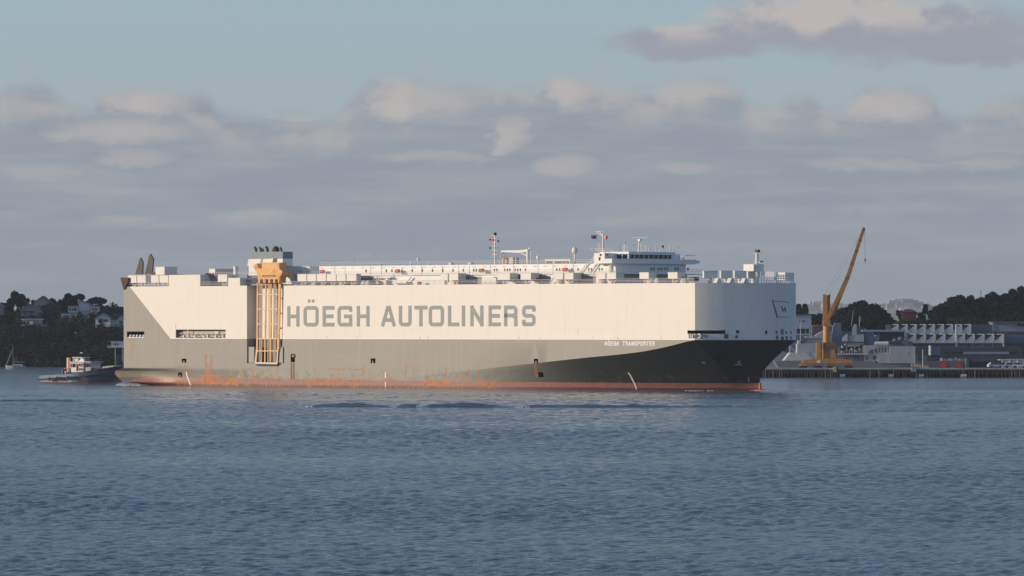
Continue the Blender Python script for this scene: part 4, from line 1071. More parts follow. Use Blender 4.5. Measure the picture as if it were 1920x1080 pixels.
def right_h(X, Y):
    px = X/Y*FPX+960
    top = prof(px, [(1400,5),(1640,7),(1740,9),(1790,17),(1860,18),(1930,22),(2200,26)])
    return 2.2 + smoothn(Y, 1780, 1900)*(top-2.2)
sheet('naval_base_ground', np.linspace(60, 420, 90), np.concatenate([np.linspace(1529, 1780, 12), np.linspace(1790, 1960, 25), np.linspace(2000, 3200, 6)]), right_h, M_concrete, label='flat ground of the naval base rising to the hill')
def far_h(X, Y): 
    r = smoothn(Y, 11000, 12200)
    return -1.5 + r*(30 + 10*np.sin(X*0.0011+2)+7*np.sin(X*0.0031)+3*np.sin(X*0.011))
sheet('far_hills', np.linspace(-6000, 6000, 300), np.linspace(10800, 13000, 14), far_h, mat('far_land', (0.09,0.10,0.09), .95, .3, .004), label='distant hazy hills across the harbour')
m = MB()
for i in range(420):
    px = random.uniform(1480, 1830); Y = random.uniform(11500, 12400); x = wx(px, Y); b0 = float(far_h(np.array([x]), np.array([Y]))[0])
    base = float(np.interp(px, [1480,1545,1600,1650,1670,1697,1720,1750,1800], [8,16,10,12,19,24,21,17,12]))
    h = random.uniform(0.35, 1.0)*base*1.75; w = random.uniform(5, 20)
    m.box(x-w, x+w, Y, Y+30, b0-6, b0+h)
tag(m.build('distant_city', mat('far_city', (0.42,0.41,0.40), .9, .35, .01)), kind='stuff', label='hazy pale buildings on the distant hills')

# ------------------------------------------------------------------ foliage
def foliage_mat(name, a, b_):
    m = bpy.data.materials.new(name); m.use_nodes = True; t = m.node_tree; p = t.nodes['Principled BSDF']
    g = t.nodes.new('ShaderNodeTexCoord'); n = noise(t, g.outputs['Object'], 0.45, 4, 0.7)
    t.links.new(mixc(t, n.smooth(0.35, 0.65), a, b_), p.inputs['Base Color']); p.inputs['Roughness'].default_value = 0.8; p.inputs['Specular IOR Level'].default_value = 0.15
    return m
F_dark = foliage_mat('leaf_dark', (0.014,0.021,0.016), (0.032,0.039,0.027))
F_mid = foliage_mat('leaf_mid', (0.020,0.029,0.018), (0.048,0.055,0.032))
F_olive = foliage_mat('leaf_olive', (0.045,0.050,0.022), (0.095,0.090,0.042))
M_bark = mat('bark', (0.09,0.07,0.055), 0.9, 0.3, 1.0)
def leaves(name, C_, size, material, parent=None):
    n = len(C_); a = rng.normal(size=(n,3)); a /= np.linalg.norm(a, axis=1)[:,None]; b_ = np.cross(a, rng.normal(size=(n,3))); b_ /= np.linalg.norm(b_, axis=1)[:,None]
    s = size*rng.uniform(0.55, 1.3, size=(n,1)); a = a*s; b_ = b_*s*0.7
    co = np.stack([C_-a, C_+b_*1.0, C_+a, C_-b_], 1).reshape(-1,3)
    me = bpy.data.meshes.new(name); me.vertices.add(4*n); me.vertices.foreach_set('co', co.ravel())
    me.loops.add(4*n); me.loops.foreach_set('vertex_index', np.arange(4*n)); me.polygons.add(n)
    me.polygons.foreach_set('loop_start', np.arange(0,4*n,4)); me.polygons.foreach_set('loop_total', np.full(n,4)); me.update()
    me.materials.append(material); o = bpy.data.objects.new(name, me); COL.objects.link(o)
    if parent: o.parent = parent
    return o
def lobe(c, r, n, squash=0.75):
    d = rng.normal(size=(n,3)); d /= np.linalg.norm(d, axis=1)[:,None]
    rad = rng.uniform(0.45, 1.0, size=(n,1))**0.5
    q = d*rad*r; q[:,2] *= squash; q *= (1+0.12*rng.normal(size=(n,1)))
    return q + np.array(c)
def tree(px, py_top, py_base, wpx, Y, label, fol=None, dens=1.0, shape='round', name='broadleaf_tree', group=None, low=0.25, seed=None):
    x, z0, z1 = wx(px, Y), wz(py_base, Y), wz(py_top, Y); h = z1-z0; r = wpx/2/FPX*Y
    t = empty(name, (x, Y, z0)); tag(t, label, 'tree', group)
    C_ = []
    if shape == 'round':
        nl = int(9+r*1.1)
        for k in range(nl):
            a = random.uniform(0, 2*math.pi); q = math.sqrt(random.random())*0.72
            zz = h*(low+0.12) + (h*(1-low-0.2))*random.uniform(0.1, 1.0)*(1-0.55*q*q)
            lr = r*random.uniform(0.26, 0.42)
            zz = min(zz, h-lr*0.72)
            C_.append(lobe((r*q*math.cos(a), r*q*math.sin(a)*0.8, zz), lr, int(150*lr*lr*dens)+60))
    elif shape == 'dome':
        nl = int(26+r*2.6)
        for k in range(nl):
            a = random.uniform(0, 2*math.pi); q = math.sqrt(random.random())*0.8; lr = r*random.uniform(0.2, 0.32)
            zz = (h-lr*.75)*math.sqrt(max(0.05, 1-q*q))*random.uniform(0.55, 1.0)
            C_.append(lobe((r*q*math.cos(a), r*q*math.sin(a)*0.8, max(zz, lr*.5)), lr, int(150*lr*lr*dens)+60))
    elif shape == 'conifer':
        for k in range(9):
            f = k/8; lr = r*(1.0-0.8*f)+.25; zz = h*(0.2+0.76*f)
            for a in range(5): C_.append(lobe((lr*.7*math.cos(a*1.26+k), lr*.7*math.sin(a*1.26+k), zz), lr*.5+.1, int(60*dens)+20, 0.4))
    elif shape == 'umbrella':
        nl = int(12+r*1.5)
        for k in range(nl):
            a = random.uniform(0, 2*math.pi); q = math.sqrt(random.random())*0.85; lr = r*random.uniform(0.2, 0.3)
            C_.append(lobe((r*q*math.cos(a), r*q*math.sin(a)*0.8, h-lr*.65-0.35*h*q*q*q-random.random()*h*.16), lr, int(150*lr*lr*dens)+50, 0.6))
    leaves('crown', np.concatenate(C_), 0.42, fol or F_dark, t)
    m = MB(); m.cyl((0,0,-1.5),(0.1*r*random.uniform(-1,1),0,h*0.5), max(.18,h*.035), max(.1,h*.02), 7)
    for k in range(5):
        a = k*1.26+random.random(); m.cyl((0,0,h*random.uniform(.2,.4)), (r*.6*math.cos(a), r*.5*math.sin(a), h*random.uniform(.6,.85)), h*.015+.05, .05, 5)
    m.build('trunk', M_bark, t)
    return t
# undergrowth of the left slope: nobody could count it
n = 62000; X = rng.uniform(-205, -95, n); Yv = 1897+np.abs(rng.beta(1.2,1.6,n))*110
Z = left_h(X, Yv); bump = 1.3*np.sin(X*.9+Yv*.2)+1.1*np.sin(X*.37-Yv*.31+2)+0.8*np.sin(X*1.7+1)
Z = Z + np.abs(rng.normal(size=n))*1.1 + np.maximum(bump,-1)*0.9+0.4
k = Z > 0.1
tag(leaves('hillside_bush', np.stack([X,Yv,Z],1)[k], 0.62, F_dark), kind='stuff', label='dense dark bush covering the left shore slope')
n = 16000; X = rng.uniform(-95, 120, n); Yv = 1897+rng.beta(1.2,1.6,n)*110; Z = left_h(X, Yv)+np.abs(rng.normal(size=n))*1.4+0.5
tag(leaves('hillside_bush', np.stack([X,Yv,Z],1), 1.1, F_dark), kind='stuff', label='low dark bush along the shore behind the ship')
n = 26000; X = rng.uniform(128, 215, n); Yv = rng.uniform(1792, 1900, n); Z = right_h(X, Yv)+np.abs(rng.normal(size=n))*1.6+.3
tag(leaves('hillside_bush', np.stack([X,Yv,Z],1), 0.6, F_mid), kind='stuff', label='bush at the foot of the hill behind the naval base')
n = 14000; X = rng.uniform(92, 132, n); Yv = rng.uniform(1785, 1900, n); Z = right_h(X, Yv)+np.abs(rng.normal(size=n))*1.6+.3
tag(leaves('hillside_bush', np.stack([X,Yv,Z],1), 0.6, F_mid), kind='stuff', label='scrub between the crane and the white hall')

YL = 1985
for a in ((14,563,592,30,YL,'low rounded tree at the far left edge of the hilltop',F_dark,1.2,'round'),
          (33,547.5,585,38,YL,'tall ragged tree with pointed top on the left hilltop',F_dark,.9,'round'),
          (56,557,584,24,YL+8,'thin see-through tree touching the beige gabled house',F_mid,.4,'round'),
          (98,559,585,26,YL+10,'loose crowned tree right of the beige gabled house',F_dark,.6,'round'),
          (117,557,585,22,YL+12,'light see-through tree behind the large white villa',F_mid,.4,'round'),
          (138,549,582,42,YL,'tall bushy tree directly behind the large white villa',F_dark,1.1,'round'),
          (184,556,584,42,YL-3,'flat topped umbrella shaped tree right of the large villa',F_dark,1.3,'umbrella'),
          (210,577,594,26,YL,'low dark tree above the gabled cottage roof',F_dark,1.2,'round'),
          (226,573,592,22,YL+4,'rounded dark tree closest to the ship stern',F_dark,1.3,'round'),
          (250,576,592,34,YL+4,'dark tree on the shore hidden behind the ship stern',F_dark,1.0,'round'),
          (10,588,618,28,1955,'dark tree below the hilltop at the left edge',F_dark,1.2,'round'),
          (30,590,622,24,1950,'dark tree left of the low flat roofed house',F_dark,1.2,'round'),
          (98,582,612,34,1955,'broad dark tree between the flat roofed house and the villa',F_dark,1.3,'round'),
          (84,594,625,24,1948,'dark tree right of the low flat roofed house',F_dark,1.2,'round'),
          (172,589,616,20,1950,'dark tree between the large villa and the gabled cottage',F_dark,1.3,'round'),
          (60,612,645,40,1930,'broad dark tree on the slope under the flat roofed house',F_dark,1.1,'round'),
          (118,608,645,44,1930,'broad dark tree on the slope under the villa deck',F_dark,1.1,'round'),
          (160,616,650,40,1928,'dark tree on the slope between villa and shore',F_mid,1.0,'round'),
          (205,616,646,40,1930,'dark tree on the slope under the gabled cottage',F_dark,1.1,'round'),
          (15,622,655,40,1925,'broad dark tree low on the slope at the left edge',F_dark,1.1,'round'),
          (40,648,684,34,1908,'dark tree at the waterline behind the yacht mast',F_dark,1.0,'round'),
          (90,650,686,40,1906,'dark tree at the waterline between yacht and tug',F_dark,1.0,'round'),
          (140,648,686,40,1906,'dark tree at the waterline behind the tug',F_dark,1.0,'round'),
          (186,652,686,34,1906,'dark tree at the waterline left of the boathouse',F_dark,1.0,'round')):
    tree(a[0],a[1],a[2],a[3],a[4],a[5],a[6],a[7],a[8],low=.12)
for a in ((1500,581,606,30,1840,'dark tree with a flat top behind the white two windowed building',F_dark,1.2,'round'),
          (1497.5,571.5,588,6,1842,'short dark pine tip, left one of the pair beside the ship bow',F_dark,1.5,'conifer'),
          (1509.5,571.5,588,6,1842,'short dark pine tip, right one of the pair beside the ship bow',F_dark,1.5,'conifer'),
          (1535,577,620,34,1835,'dark tree left of the orange crane tower',F_dark,1.2,'round'),
          (1568,590,622,30,1838,'dark tree behind the orange crane column',F_dark,1.1,'round'),
          (1617,562.5,640,116,1830,'huge dome shaped dark tree right of the orange crane',F_dark,1.0,'dome'),
          (1672,595,622,30,1835,'small dark tree under the distant city skyline',F_mid,1.0,'round'),
          (1688,579,606,16,1880,'small dark tree beside the red roofed house',F_dark,1.1,'round'),
          (1727,588,606,22,1870,'low dark tree right of the red roofed house',F_dark,1.1,'round'),
          (1735,572,590,5,1872,'thin upright conifer beside the pole below the skyline',F_dark,1.5,'conifer'),
          (1757,572,615,36,1845,'dark tree on the left end of the right hill',F_dark,1.1,'dome'),
          (1795,548.5,612,72,1850,'largest rounded tree crown on the right hill',F_dark,1.0,'dome'),
          (1838,556,612,44,1852,'dark tree filling the dip of the right hill skyline',F_dark,1.0,'dome'),
          (1863,545,612,50,1850,'dark bumpy tree crown in the middle of the right hill',F_dark,1.0,'dome'),
          (1775,560,612,40,1848,'dark tree between the left end and largest crown of the right hill',F_dark,1.0,'dome'),
          (1818,552,612,44,1854,'dark tree just right of the largest crown on the right hill',F_dark,1.0,'dome'),
          (1881,549,612,40,1856,'dark tree between the bumpy crown and the next taller one',F_dark,1.0,'dome'),
          (1916,535,612,46,1857,'dark tree second from the right edge on the right hill',F_dark,1.0,'dome'),
          (1897,540,612,50,1850,'dark tree left of the tallest crown on the right hill',F_dark,1.0,'dome'),
          (1935,530,612,64,1850,'tallest dark tree crown at the right edge of the picture',F_dark,1.0,'dome'),
          (1700,596,620,50,1815,'olive green shrubby tree behind the left end of the toothed roof',F_olive,.9,'dome'),
          (1745,596,622,60,1812,'olive tinged tree just above the toothed roofs',F_mid,.9,'dome')):
    tree(a[0],a[1],a[2],a[3],a[4],a[5],a[6],a[7],a[8],low=.1, name='pine_tree' if a[8]=='conifer' else 'broadleaf_tree')

# ------------------------------------------------------------------ houses on the left hill
def P4(Y, x0, x1, y0, y1): return wx(x0,Y), wx(x1,Y), wz(y1,Y), wz(y0,Y)
def windows(par, Y, rects, frame=None):
    for (x0,x1,y0,y1) in rects:
        a,b_,c,d = P4(Y,x0,x1,y0,y1); w = MB().box(a-.08,b_+.08,Y-.06,Y+.1,c-.08,d+.08).build('window', frame or M_wframe, par)
        MB().box(a,b_,Y-.09,Y-.062,c,d).build('pane', M_glass, w)
M_wframe = mat('window_frame', (0.6,0.6,0.6), .6)
def gable_block(par, Y, x0, x1, yeave, ybase, ypeak, xp=None, depth=9, wall=None, roof=None, over=.45):
    a,b_,zb,ze = P4(Y,x0,x1,yeave,ybase); zp = wz(ypeak,Y); xp = wx(xp,Y) if xp else (a+b_)/2
    MB().prism([(a,zb),(b_,zb),(b_,ze),(xp,zp),(a,ze)], Y, Y+depth).build('wall', wall, par)
    t = .22; sl = (zp-ze)/(xp-a); sr = (zp-ze)/(b_-xp)
    MB().prism([(a-over,ze-over*sl+.02),(xp,zp+.02),(xp,zp+t),(a-over,ze-over*sl+t)], Y-over, Y+depth+.2).build('roof', roof, par)
    MB().prism([(xp,zp+.02),(b_+over,ze-over*sr+.02),(b_+over,ze-over*sr+t),(xp,zp+t)], Y-over, Y+depth+.2).build('roof', roof, par)
def flat_block(par, Y, x0, x1, ytop, ybase, depth=7, wall=None, roof=None, over=.4, base=True):
    a,b_,zb,zt = P4(Y,x0,x1,ytop,ybase)
    MB().box(a,b_,Y,Y+depth,zb,zt).build('wall', wall, par)
    MB().box(a-over,b_+over,Y-over,Y+depth+over,zt+.002,zt+.25).build('roof', roof or wall, par)
def hip_block(par, Y, x0, x1, ytop, yeave, ybase, depth, wall, roof):
    a,b_,zb,ze = P4(Y,x0,x1,yeave,ybase); zr = wz(ytop,Y); o = .4; rr = (b_-a)*.28
    MB().box(a,b_,Y,Y+depth,zb,ze).build('wall', wall, par)
    m = MB(); m.v = [(a-o,Y-o,ze),(b_+o,Y-o,ze),(b_+o,Y+depth+o,ze),(a-o,Y+depth+o,ze),(a+rr,Y+depth/2,zr),(b_-rr,Y+depth/2,zr)]
    m.f = [(0,1,5,4),(1,2,5),(2,3,4,5),(3,0,4),(3,2,1,0)]; m.build('roof', roof, par)
W1 = mat('wall_white', (0.66,0.66,0.66), .8, .05, .5); W2 = mat('wall_beige', (0.45,0.37,0.28), .8, .08, .5); W3 = mat('wall_pink', (0.34,0.28,0.27), .8, .08, .5)
R1 = mat('roof_grey', (0.22,0.22,0.23), .8, .1, .6); R2 = mat('roof_dark', (0.05,0.035,0.035), .8, .2, .6); R3 = mat('roof_brown', (0.13,0.085,0.07), .8, .15, .6)
def house(label, name='house', cat='house'): o = empty(name); tag(o, label, cat); return o
h = house('beige gabled house half hidden by trees, highest on the left hill'); gable_block(h,1978,63.5,92,567,580,556,80,10,W2,R3)
windows(h,1978,[(71,74,571,575),(79,82,571,575)])
h = house('dark red roofed low house right of the beige gabled one'); gable_block(h,1970,77,110,576,590,569,94,9,R2,R2)
h = house('pinkish wide gabled house above the low flat roofed one'); gable_block(h,1964,39,78,580,593,571,53,9,W3,R1); windows(h,1964,[(46,51,577.5,580),(53,58,577.5,580),(44,50,586,591)])
MB().box(*[wx(q,1963.4) for q in (41,66)],1963,1963.9,wz(584.5,1963),wz(583,1963)).build('verandah_roof', R3, h)
h = house('low flat roofed house with pale fascia below the gabled house'); flat_block(h,1945,41,79,599,610,7,W3,W1); windows(h,1945,[(43.5,48,602.5,607),(51,54,602.5,607)])
MB().box(wx(56,1944.9),wx(62,1944.9),1944.8,1944.99,wz(608,1945),wz(602,1945)).build('door', W1, h)
MB().box(wx(39,1944),wx(48,1944),1942,1944.7,wz(610.8,1944),wz(609.3,1944)).build('deck', W1, h); MB().box(wx(80,1944),wx(88,1944),1942,1944.7,wz(610.8,1944),wz(609.3,1944)).build('deck', W1, h)
h = house('grey house cut by the left edge of the picture'); gable_block(h,1960,-18,4,574,590,567,-6,8,W3,R1)
h = house('large white two storey villa with many windows on the hilltop', 'villa', 'villa')
gable_block(h,1958,146,178,575,590,563.5,150,9,W1,R1); flat_block(h,1957,128,145.8,574.5,586,8,W1,R1); flat_block(h,1956,170,184,574.5,585,7,W1,R1)
flat_block(h,1953,115,146,588,602.5,8,W1,R1); flat_block(h,1951,146.2,168,591,604,8,W1,R1)
MB().box(wx(150,1950),wx(160,1950),1951,1956,wz(616,1950),wz(604.2,1950)).build('wall', W1, h)
windows(h,1957,[(130,133.5,577,583),(135,138,577,583),(139,143.5,577,583)]); windows(h,1956,[(172,175,577.5,582),(176.5,179.5,577.5,582),(180.5,183,577.5,582)])
windows(h,1953,[(118.5,121.5,591,599),(122.5,125.5,591,599),(126.5,129.5,591,599),(134,137,590.5,597.5),(138,141,590.5,597.5)])
windows(h,1951,[(149.5,152,592.5,599.5),(153,155.5,592.5,599.5),(156.5,159,592.5,599.5),(160,163.5,592.5,599.5)]); windows(h,1950.9,[(151.5,154,607,611),(156,158.5,607,611)])
MB().box(wx(150,1957.4),wx(168,1957.4),1957,1957.95,wz(583.5,1957),wz(577,1957)).build('bay', mat('wall_cool',(0.56,0.57,0.6),.8), h)
m = MB(); m.box(wx(113,1951),wx(150,1951),1949,1952.9,wz(604.5,1950),wz(603.2,1950))
for px in np.arange(115,150,3.5): m.box(wx(px,1949),wx(px,1949)+.12,1949,1949.15,wz(604,1949),wz(600.5,1949))
m.build('balcony', W1, h)
MB().box(wx(145,1958),wx(148,1958),1960,1961,wz(570,1958),wz(560.5,1958)).build('chimney', W1, h)
h = house('white gabled cottage with two dark windows near the ship stern', 'cottage', 'cottage'); gable_block(h,1942,179,207,597,614,588,193,9,W1,R1)
windows(h,1942,[(184,190.5,599,603.5),(192.5,202,599,603.5)])
MB().box(wx(183,1941),wx(206,1941),1940.5,1941.9,wz(613,1941),wz(609.5,1941)).build('porch', W1, h)
hip_block(h,1944,207.5,222,588.5,599,613,8,W1,R2); gable_block(h,1943,220,232,599,613,592,227,8,W1,R1); windows(h,1943,[(224,229,601,606)])
h = house('white stilted boathouse with railed deck beside the ship stern', 'boathouse', 'boathouse'); Yb = 1902
flat_block(h,Yb,209,236,641.5,650,5,W1,W1,.5); windows(h,Yb,[(211.5,214,644,647.8),(215,218,644,647.8),(219,222.5,644,647.8)])
MB().box(wx(202,Yb),wx(240,Yb),Yb-2.2,Yb+5,wz(651.8,Yb),wz(650.2,Yb)).build('deck', W1, h)
m = MB()
for px in np.arange(202.5,240,3.2): m.box(wx(px,Yb),wx(px,Yb)+.1,Yb-2.2,Yb-2.1,wz(650.2,Yb),wz(647,Yb))
m.box(wx(202,Yb),wx(240,Yb),Yb-2.22,Yb-2.1,wz(647.6,Yb),wz(647,Yb)); m.build('railing', W1, h)
for px in (216,229.5,238): MB().box(wx(px,Yb),wx(px,Yb)+.25,Yb-1.8,Yb-1.5,-1,wz(651.9,Yb)).build('stilt', W1, h)
MB().box(wx(216,Yb),wx(236,Yb),Yb-1.4,Yb+3,0,wz(664,Yb)).build('boat_store', mat('store_dark',(0.05,0.06,0.08),.8), h)
MB().box(wx(200,Yb),wx(240,Yb),Yb-4,Yb-2,wz(686.5,Yb),wz(684.5,Yb)).build('landing', mat('landing_grey',(0.3,0.3,0.3),.8), h)
t = empty('street_lamp',(wx(142,1935),1935,0)); tag(t,'small pale lamp on a post among the dark trees','lamp')
z = wz(624,1935); MB().cyl((0,0,8),(0,0,z),.07,n=6).build('post', M_bark, t); MB().ball((0,-.2,z),.4,.3,.2).build('lamp_head', M_tletter, t)

# ------------------------------------------------------------------ yacht
Y = 1815; t = empty('sailing_yacht',(wx(26,Y),Y,0)); tag(t,'small white sailing yacht with bare mast near the left shore','yacht')
sc = Y/FPX; m = MB(); L0, L1 = (10.5-26)*sc, (48-26)*sc
sec = [(L0-.2,.0,1.25),(L0+.8,.55,1.1),(0,1.35,.95),(L1-1,1.1,.9),(L1,.9,.9)]
for x, w_, h_ in sec: m.v += [(x+(.35 if x < L0+.5 else 0),-w_*.55-.02,-.2),(x,-w_-.02,h_),(x,w_+.02,h_),(x+(.35 if x<L0+.5 else 0),w_*.55+.02,-.2)]
for i in range(4):
    a = i*4; b_ = a+4; m.f += [(a,b_,b_+1,a+1),(a+1,b_+1,b_+2,a+2),(a+2,b_+2,b_+3,a+3)]
m.f += [(0,1,2,3),(16,19,18,17)]; m.build('hull', mat('yacht_white',(0.5,0.5,0.49),.4), t)
MB().prism([(-.8,.9),(3.0,.9),(2.7,1.5),(-.2,1.6)],-.7,.7).build('cabin', W1, t)
MB().box(-.4,2.3,-.72,-.69,1.1,1.3).build('cabin_window', M_glass, t)
MB().cyl((-.2,0,.9),(-.3,0,wz(644,Y)),.10,.07,6).build('mast', mat('mast_dull',(0.25,0.2,0.2),.6), t)
MB().cyl((-.2,0,2.3),(3.6,0,2.15),.20,.14,6).build('boom', mat('sail_cover',(0.15,0.25,0.26),.8), t)
MB().cyl((L0+.2,0,1.2),(-.3,0,wz(654,Y)),.11,.05,6).build('furled_jib', mat('jib_grey',(0.5,0.5,0.5),.7), t)

# ------------------------------------------------------------------ tug
Y = 1360; s = Y/FPX; t = empty('tugboat',(wx(150,Y)-.3,Y+6,0), R(-30)); tag(t,'blue and white tugboat with orange banded funnel pushing at the ship stern','tugboat')
X = lambda px: (px-150)*s/math.cos(R(30))*0.985
Zt = lambda py: CH-(py-HZ)*s
T_blue = mat('tug_blue',(0.10,0.22,0.33),.45,.12,1.0,stain=(0.3,0.33,0.35),sfac=.25); T_navy = mat('tug_navy',(0.02,0.045,0.09),.5,.1,1); T_red = mat('tug_antifoul',(0.22,0.07,0.05),.7)
T_white = mat('tug_white',(0.78,0.76,0.72),.5,.05,1.5,stain=(0.4,0.2,0.1),sfac=.2)
hs = [(73.5,1.6,1.0),(80,2.7,.95),(95,3.5,.98),(120,3.9,1.0),(150,4.1,1.0),(180,3.8,.9),(200,3.0,.7),(215,2.0,.45),(226,1.0,.2),(232,.05,.03)]
def shz(px): return Zt(float(np.interp(px,[73,105,150,180,200,215,232],[704.5,702.5,700.5,696.5,692.5,689.5,686.5])))
m = MB(); rr = 5
for px, w_, wl in hs:
    top = shz(px); x = X(px); aft = 0.5 if px < 76 else 0
    m.v += [(x+aft*1.2,-w_*wl*.9,-.4),(x+aft,-w_*wl,.35),(x+aft*.4,-(w_*wl*.5+w_*.5),top*.5),(x,-w_,top),(x,w_,top),(x+aft*.4,(w_*wl*.5+w_*.5),top*.5),(x+aft,w_*wl,.35),(x+aft*1.2,w_*wl*.9,-.4)]
for i in range(len(hs)-1):
    for j in range(7):
        a = i*8+j; m.f.append((a,a+8,a+9,a+1))
m.f += [tuple(range(8))[::-1], tuple(range((len(hs)-1)*8,len(hs)*8))]
o = m.build('hull', T_blue, t)
tm = bpy.data.materials.new('tug_hull'); tm.use_nodes = True; q_ = tm.node_tree; pb = q_.nodes['Principled BSDF']; g = q_.nodes.new('ShaderNodeTexCoord'); sx = q_.nodes.new('ShaderNodeSeparateXYZ'); q_.links.new(g.outputs['Object'], sx.inputs[0])
xx, zz_ = S_(q_, sx.outputs[0]), S_(q_, sx.outputs[2]); nn_ = noise(q_, g.outputs['Object'], 1.5, 4, .6)
c = mixc(q_, nn_.smooth(.4,.7)*.35, (0.07,0.19,0.30), (0.18,0.27,0.33)); c = mixc(q_, (xx-1.4+(nn_-.5)*1.5).smooth(-1.0,1.5), c, (0.025,0.05,0.10)); c = mixc(q_, (zz_+(nn_-.5)*.2).smooth(.34,.26), c, (0.22,0.07,0.05))  # forward part: shade of the bow flare put into the hull blue
q_.links.new(c, pb.inputs['Base Color']); pb.inputs['Roughness'].default_value = .5; o.data.materials[0] = tm
m = MB()
for side in (-1,1):
    for (a, wa, _), (b_, wb, _) in zip(hs[:-1], hs[1:]): m.cyl((X(a),side*(wa+.08),shz(a)-1.05),(X(b_),side*(wb+.08),shz(b_)-1.05),.16,n=6)
    for (a, wa, _), (b_, wb, _) in zip(hs[:-1], hs[1:]): m.cyl((X(a),side*(wa),shz(a)),(X(b_),side*(wb),shz(b_)),.08,n=6)
m.build('rubbing_strake', mat('strake_brown',(0.07,0.035,0.025),.7), t)
for i in range(8):
    px = 108+i*7.3; MB().torus((X(px),-4.32,shz(px)-1.15-.1*math.sin(i*2.1)),.34,.15,'y',12,6).build('tyre', M_black, t)
MB().prism([(X(146),Zt(699.5)),(X(181),Zt(698.5)),(X(181),Zt(697)),(X(146),Zt(697.5))],-3,3).build('deck', T_blue, t)
MB().prism([(X(143.5),Zt(699)),(X(167),Zt(698.5)),(X(167),Zt(679.5)),(X(141.5),Zt(679.5))],-2.6,2.4).build('deckhouse', T_white, t)
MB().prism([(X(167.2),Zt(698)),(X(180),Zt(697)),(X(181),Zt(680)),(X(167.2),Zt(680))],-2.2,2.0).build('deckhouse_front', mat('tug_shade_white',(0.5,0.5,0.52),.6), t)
MB().box(X(140),X(183),-2.9,2.7,Zt(679.4),Zt(678.2)).build('boat_deck', T_white, t)
for x0,x1,y0,y1 in ((146,151.5,682,688.8),(142.6,144.3,682,688.5),(159.2,161.6,681.8,687),(163.5,165.3,681.8,687),(159.2,161.6,690.5,694.5),(163.5,165.3,690.5,694.5)):
    w = MB().box(X(x0)-.07,X(x1)+.07,-2.66,-2.5,Zt(y1)-.07,Zt(y0)+.07).build('window', T_white, t); MB().box(X(x0),X(x1),-2.7,-2.662,Zt(y1),Zt(y0)).build('pane', M_glass, w)
for x0,x1 in ((168.5,171),(172,176),(177,180)): MB().box(X(x0),X(x1),-2.26,-2.1,Zt(689),Zt(682)).build('window', M_glass, t)
MB().box(X(153.2),X(155.3),-2.68,-2.5,Zt(695.8),Zt(682.2)).build('door', mat('tug_door_red',(0.5,0.08,0.05),.6), t); MB().box(X(155.5),X(157.6),-2.66,-2.5,Zt(695.8),Zt(682.2)).build('doorway', M_dark, t)
MB().box(X(162.3),X(163),-2.64,-2.5,Zt(696),Zt(681.5)).build('red_post', mat('tug_door_red',(0.5,0.08,0.05),.6), t)
wh = MB().prism([(X(144.2),Zt(678.1)),(X(159),Zt(678.1)),(X(160),Zt(671)),(X(143),Zt(671))],-1.9,1.7).build('wheelhouse', mat('tug_glass_wall',(0.12,0.13,0.14),.2), t)
MB().box(X(142.4),X(160.6),-2.1,1.9,Zt(671),Zt(669.8)).build('wheelhouse_roof', T_white, t)
m = MB()
for px in (143.6,147,151.5,153.2,158.9): m.box(X(px),X(px)+.14,-1.98,-1.86,Zt(678.1),Zt(671))
m.box(X(147.6),X(151.6),-1.96,-1.9,Zt(677.5),Zt(673)); m.build('window_frame', T_white, t)
m = MB(); m.prism([(X(155.5),Zt(678.1)),(X(167.5),Zt(678.1)),(X(166),Zt(674)),(X(163),Zt(670.6)),(X(160.8),Zt(673.5))],-2.3,-1.2); m.build('rescue_boat', mat('boat_white',(0.85,0.83,0.8),.4), t)
MB().box(X(166),X(169.5),-1.5,.0,Zt(678.1),Zt(673.5)).build('orange_locker', mat('tug_orange',(0.45,0.16,0.03),.6), t)
f1 = MB().prism([(X(130.8),Zt(691)),(X(135.6),Zt(691)),(X(135.2),Zt(671)),(X(130.8),Zt(671))],-1.9,-1.1).build('funnel', T_white, t)
MB().prism([(X(133.2),Zt(690)),(X(135.75),Zt(690)),(X(135.45),Zt(671.8)),(X(133.4),Zt(671.8))],-1.96,-1.85).build('funnel_stripe', mat('tug_stripe',(0.72,0.13,0.03),.5), f1)
MB().box(X(130.4),X(135.8),-2.0,-1.0,Zt(671),Zt(669.8)).build('funnel_cap', M_black, f1)
f2 = MB().prism([(X(140.2),Zt(679)),(X(142.6),Zt(679)),(X(141),Zt(671)),(X(138.2),Zt(671))],.8,1.6).build('funnel', mat('tug_green_pale',(0.45,0.45,0.33),.6), t)
m = MB(); m.torus((X(127),-1.4,Zt(695.5)),.55,.16,'y',16,6); m.build('tow_arch', mat('tow_red',(0.35,0.16,0.13),.6), t)
m = MB(); m.box(X(120.5),X(122),-1.8,1.8,Zt(701.5),Zt(692)); m.box(X(120.5),X(139),-1.2,1.2,Zt(692.6),Zt(691.2)); m.box(X(122),X(138),-.9,.9,Zt(700.5),Zt(696)); m.build('tow_frame', T_blue, t)
m = MB(); m.prism([(X(128),Zt(703)),(X(131.5),Zt(703)),(X(131),Zt(696)),(X(128),Zt(696))],-2.2,-1.6); m.ball((X(134),-1.8,Zt(696)),.55,.4,.5); m.build('tow_winch', mat('tow_pink',(0.55,0.33,0.28),.6), t)
m = MB(); m.torus((X(183.5),-1.5,Zt(695.5)),.62,.28,'y',16,8); m.cyl((X(183.5),-1.4,Zt(695.5)),(X(183.5),1.4,Zt(695.5)),.5,n=12); m.build('bow_winch', T_navy, t)
m = MB(); m.cyl((X(187),-1.6,Zt(696.2)),(X(187),1.6,Zt(696.2)),.55,n=14); m.build('bow_winch', T_blue, t)
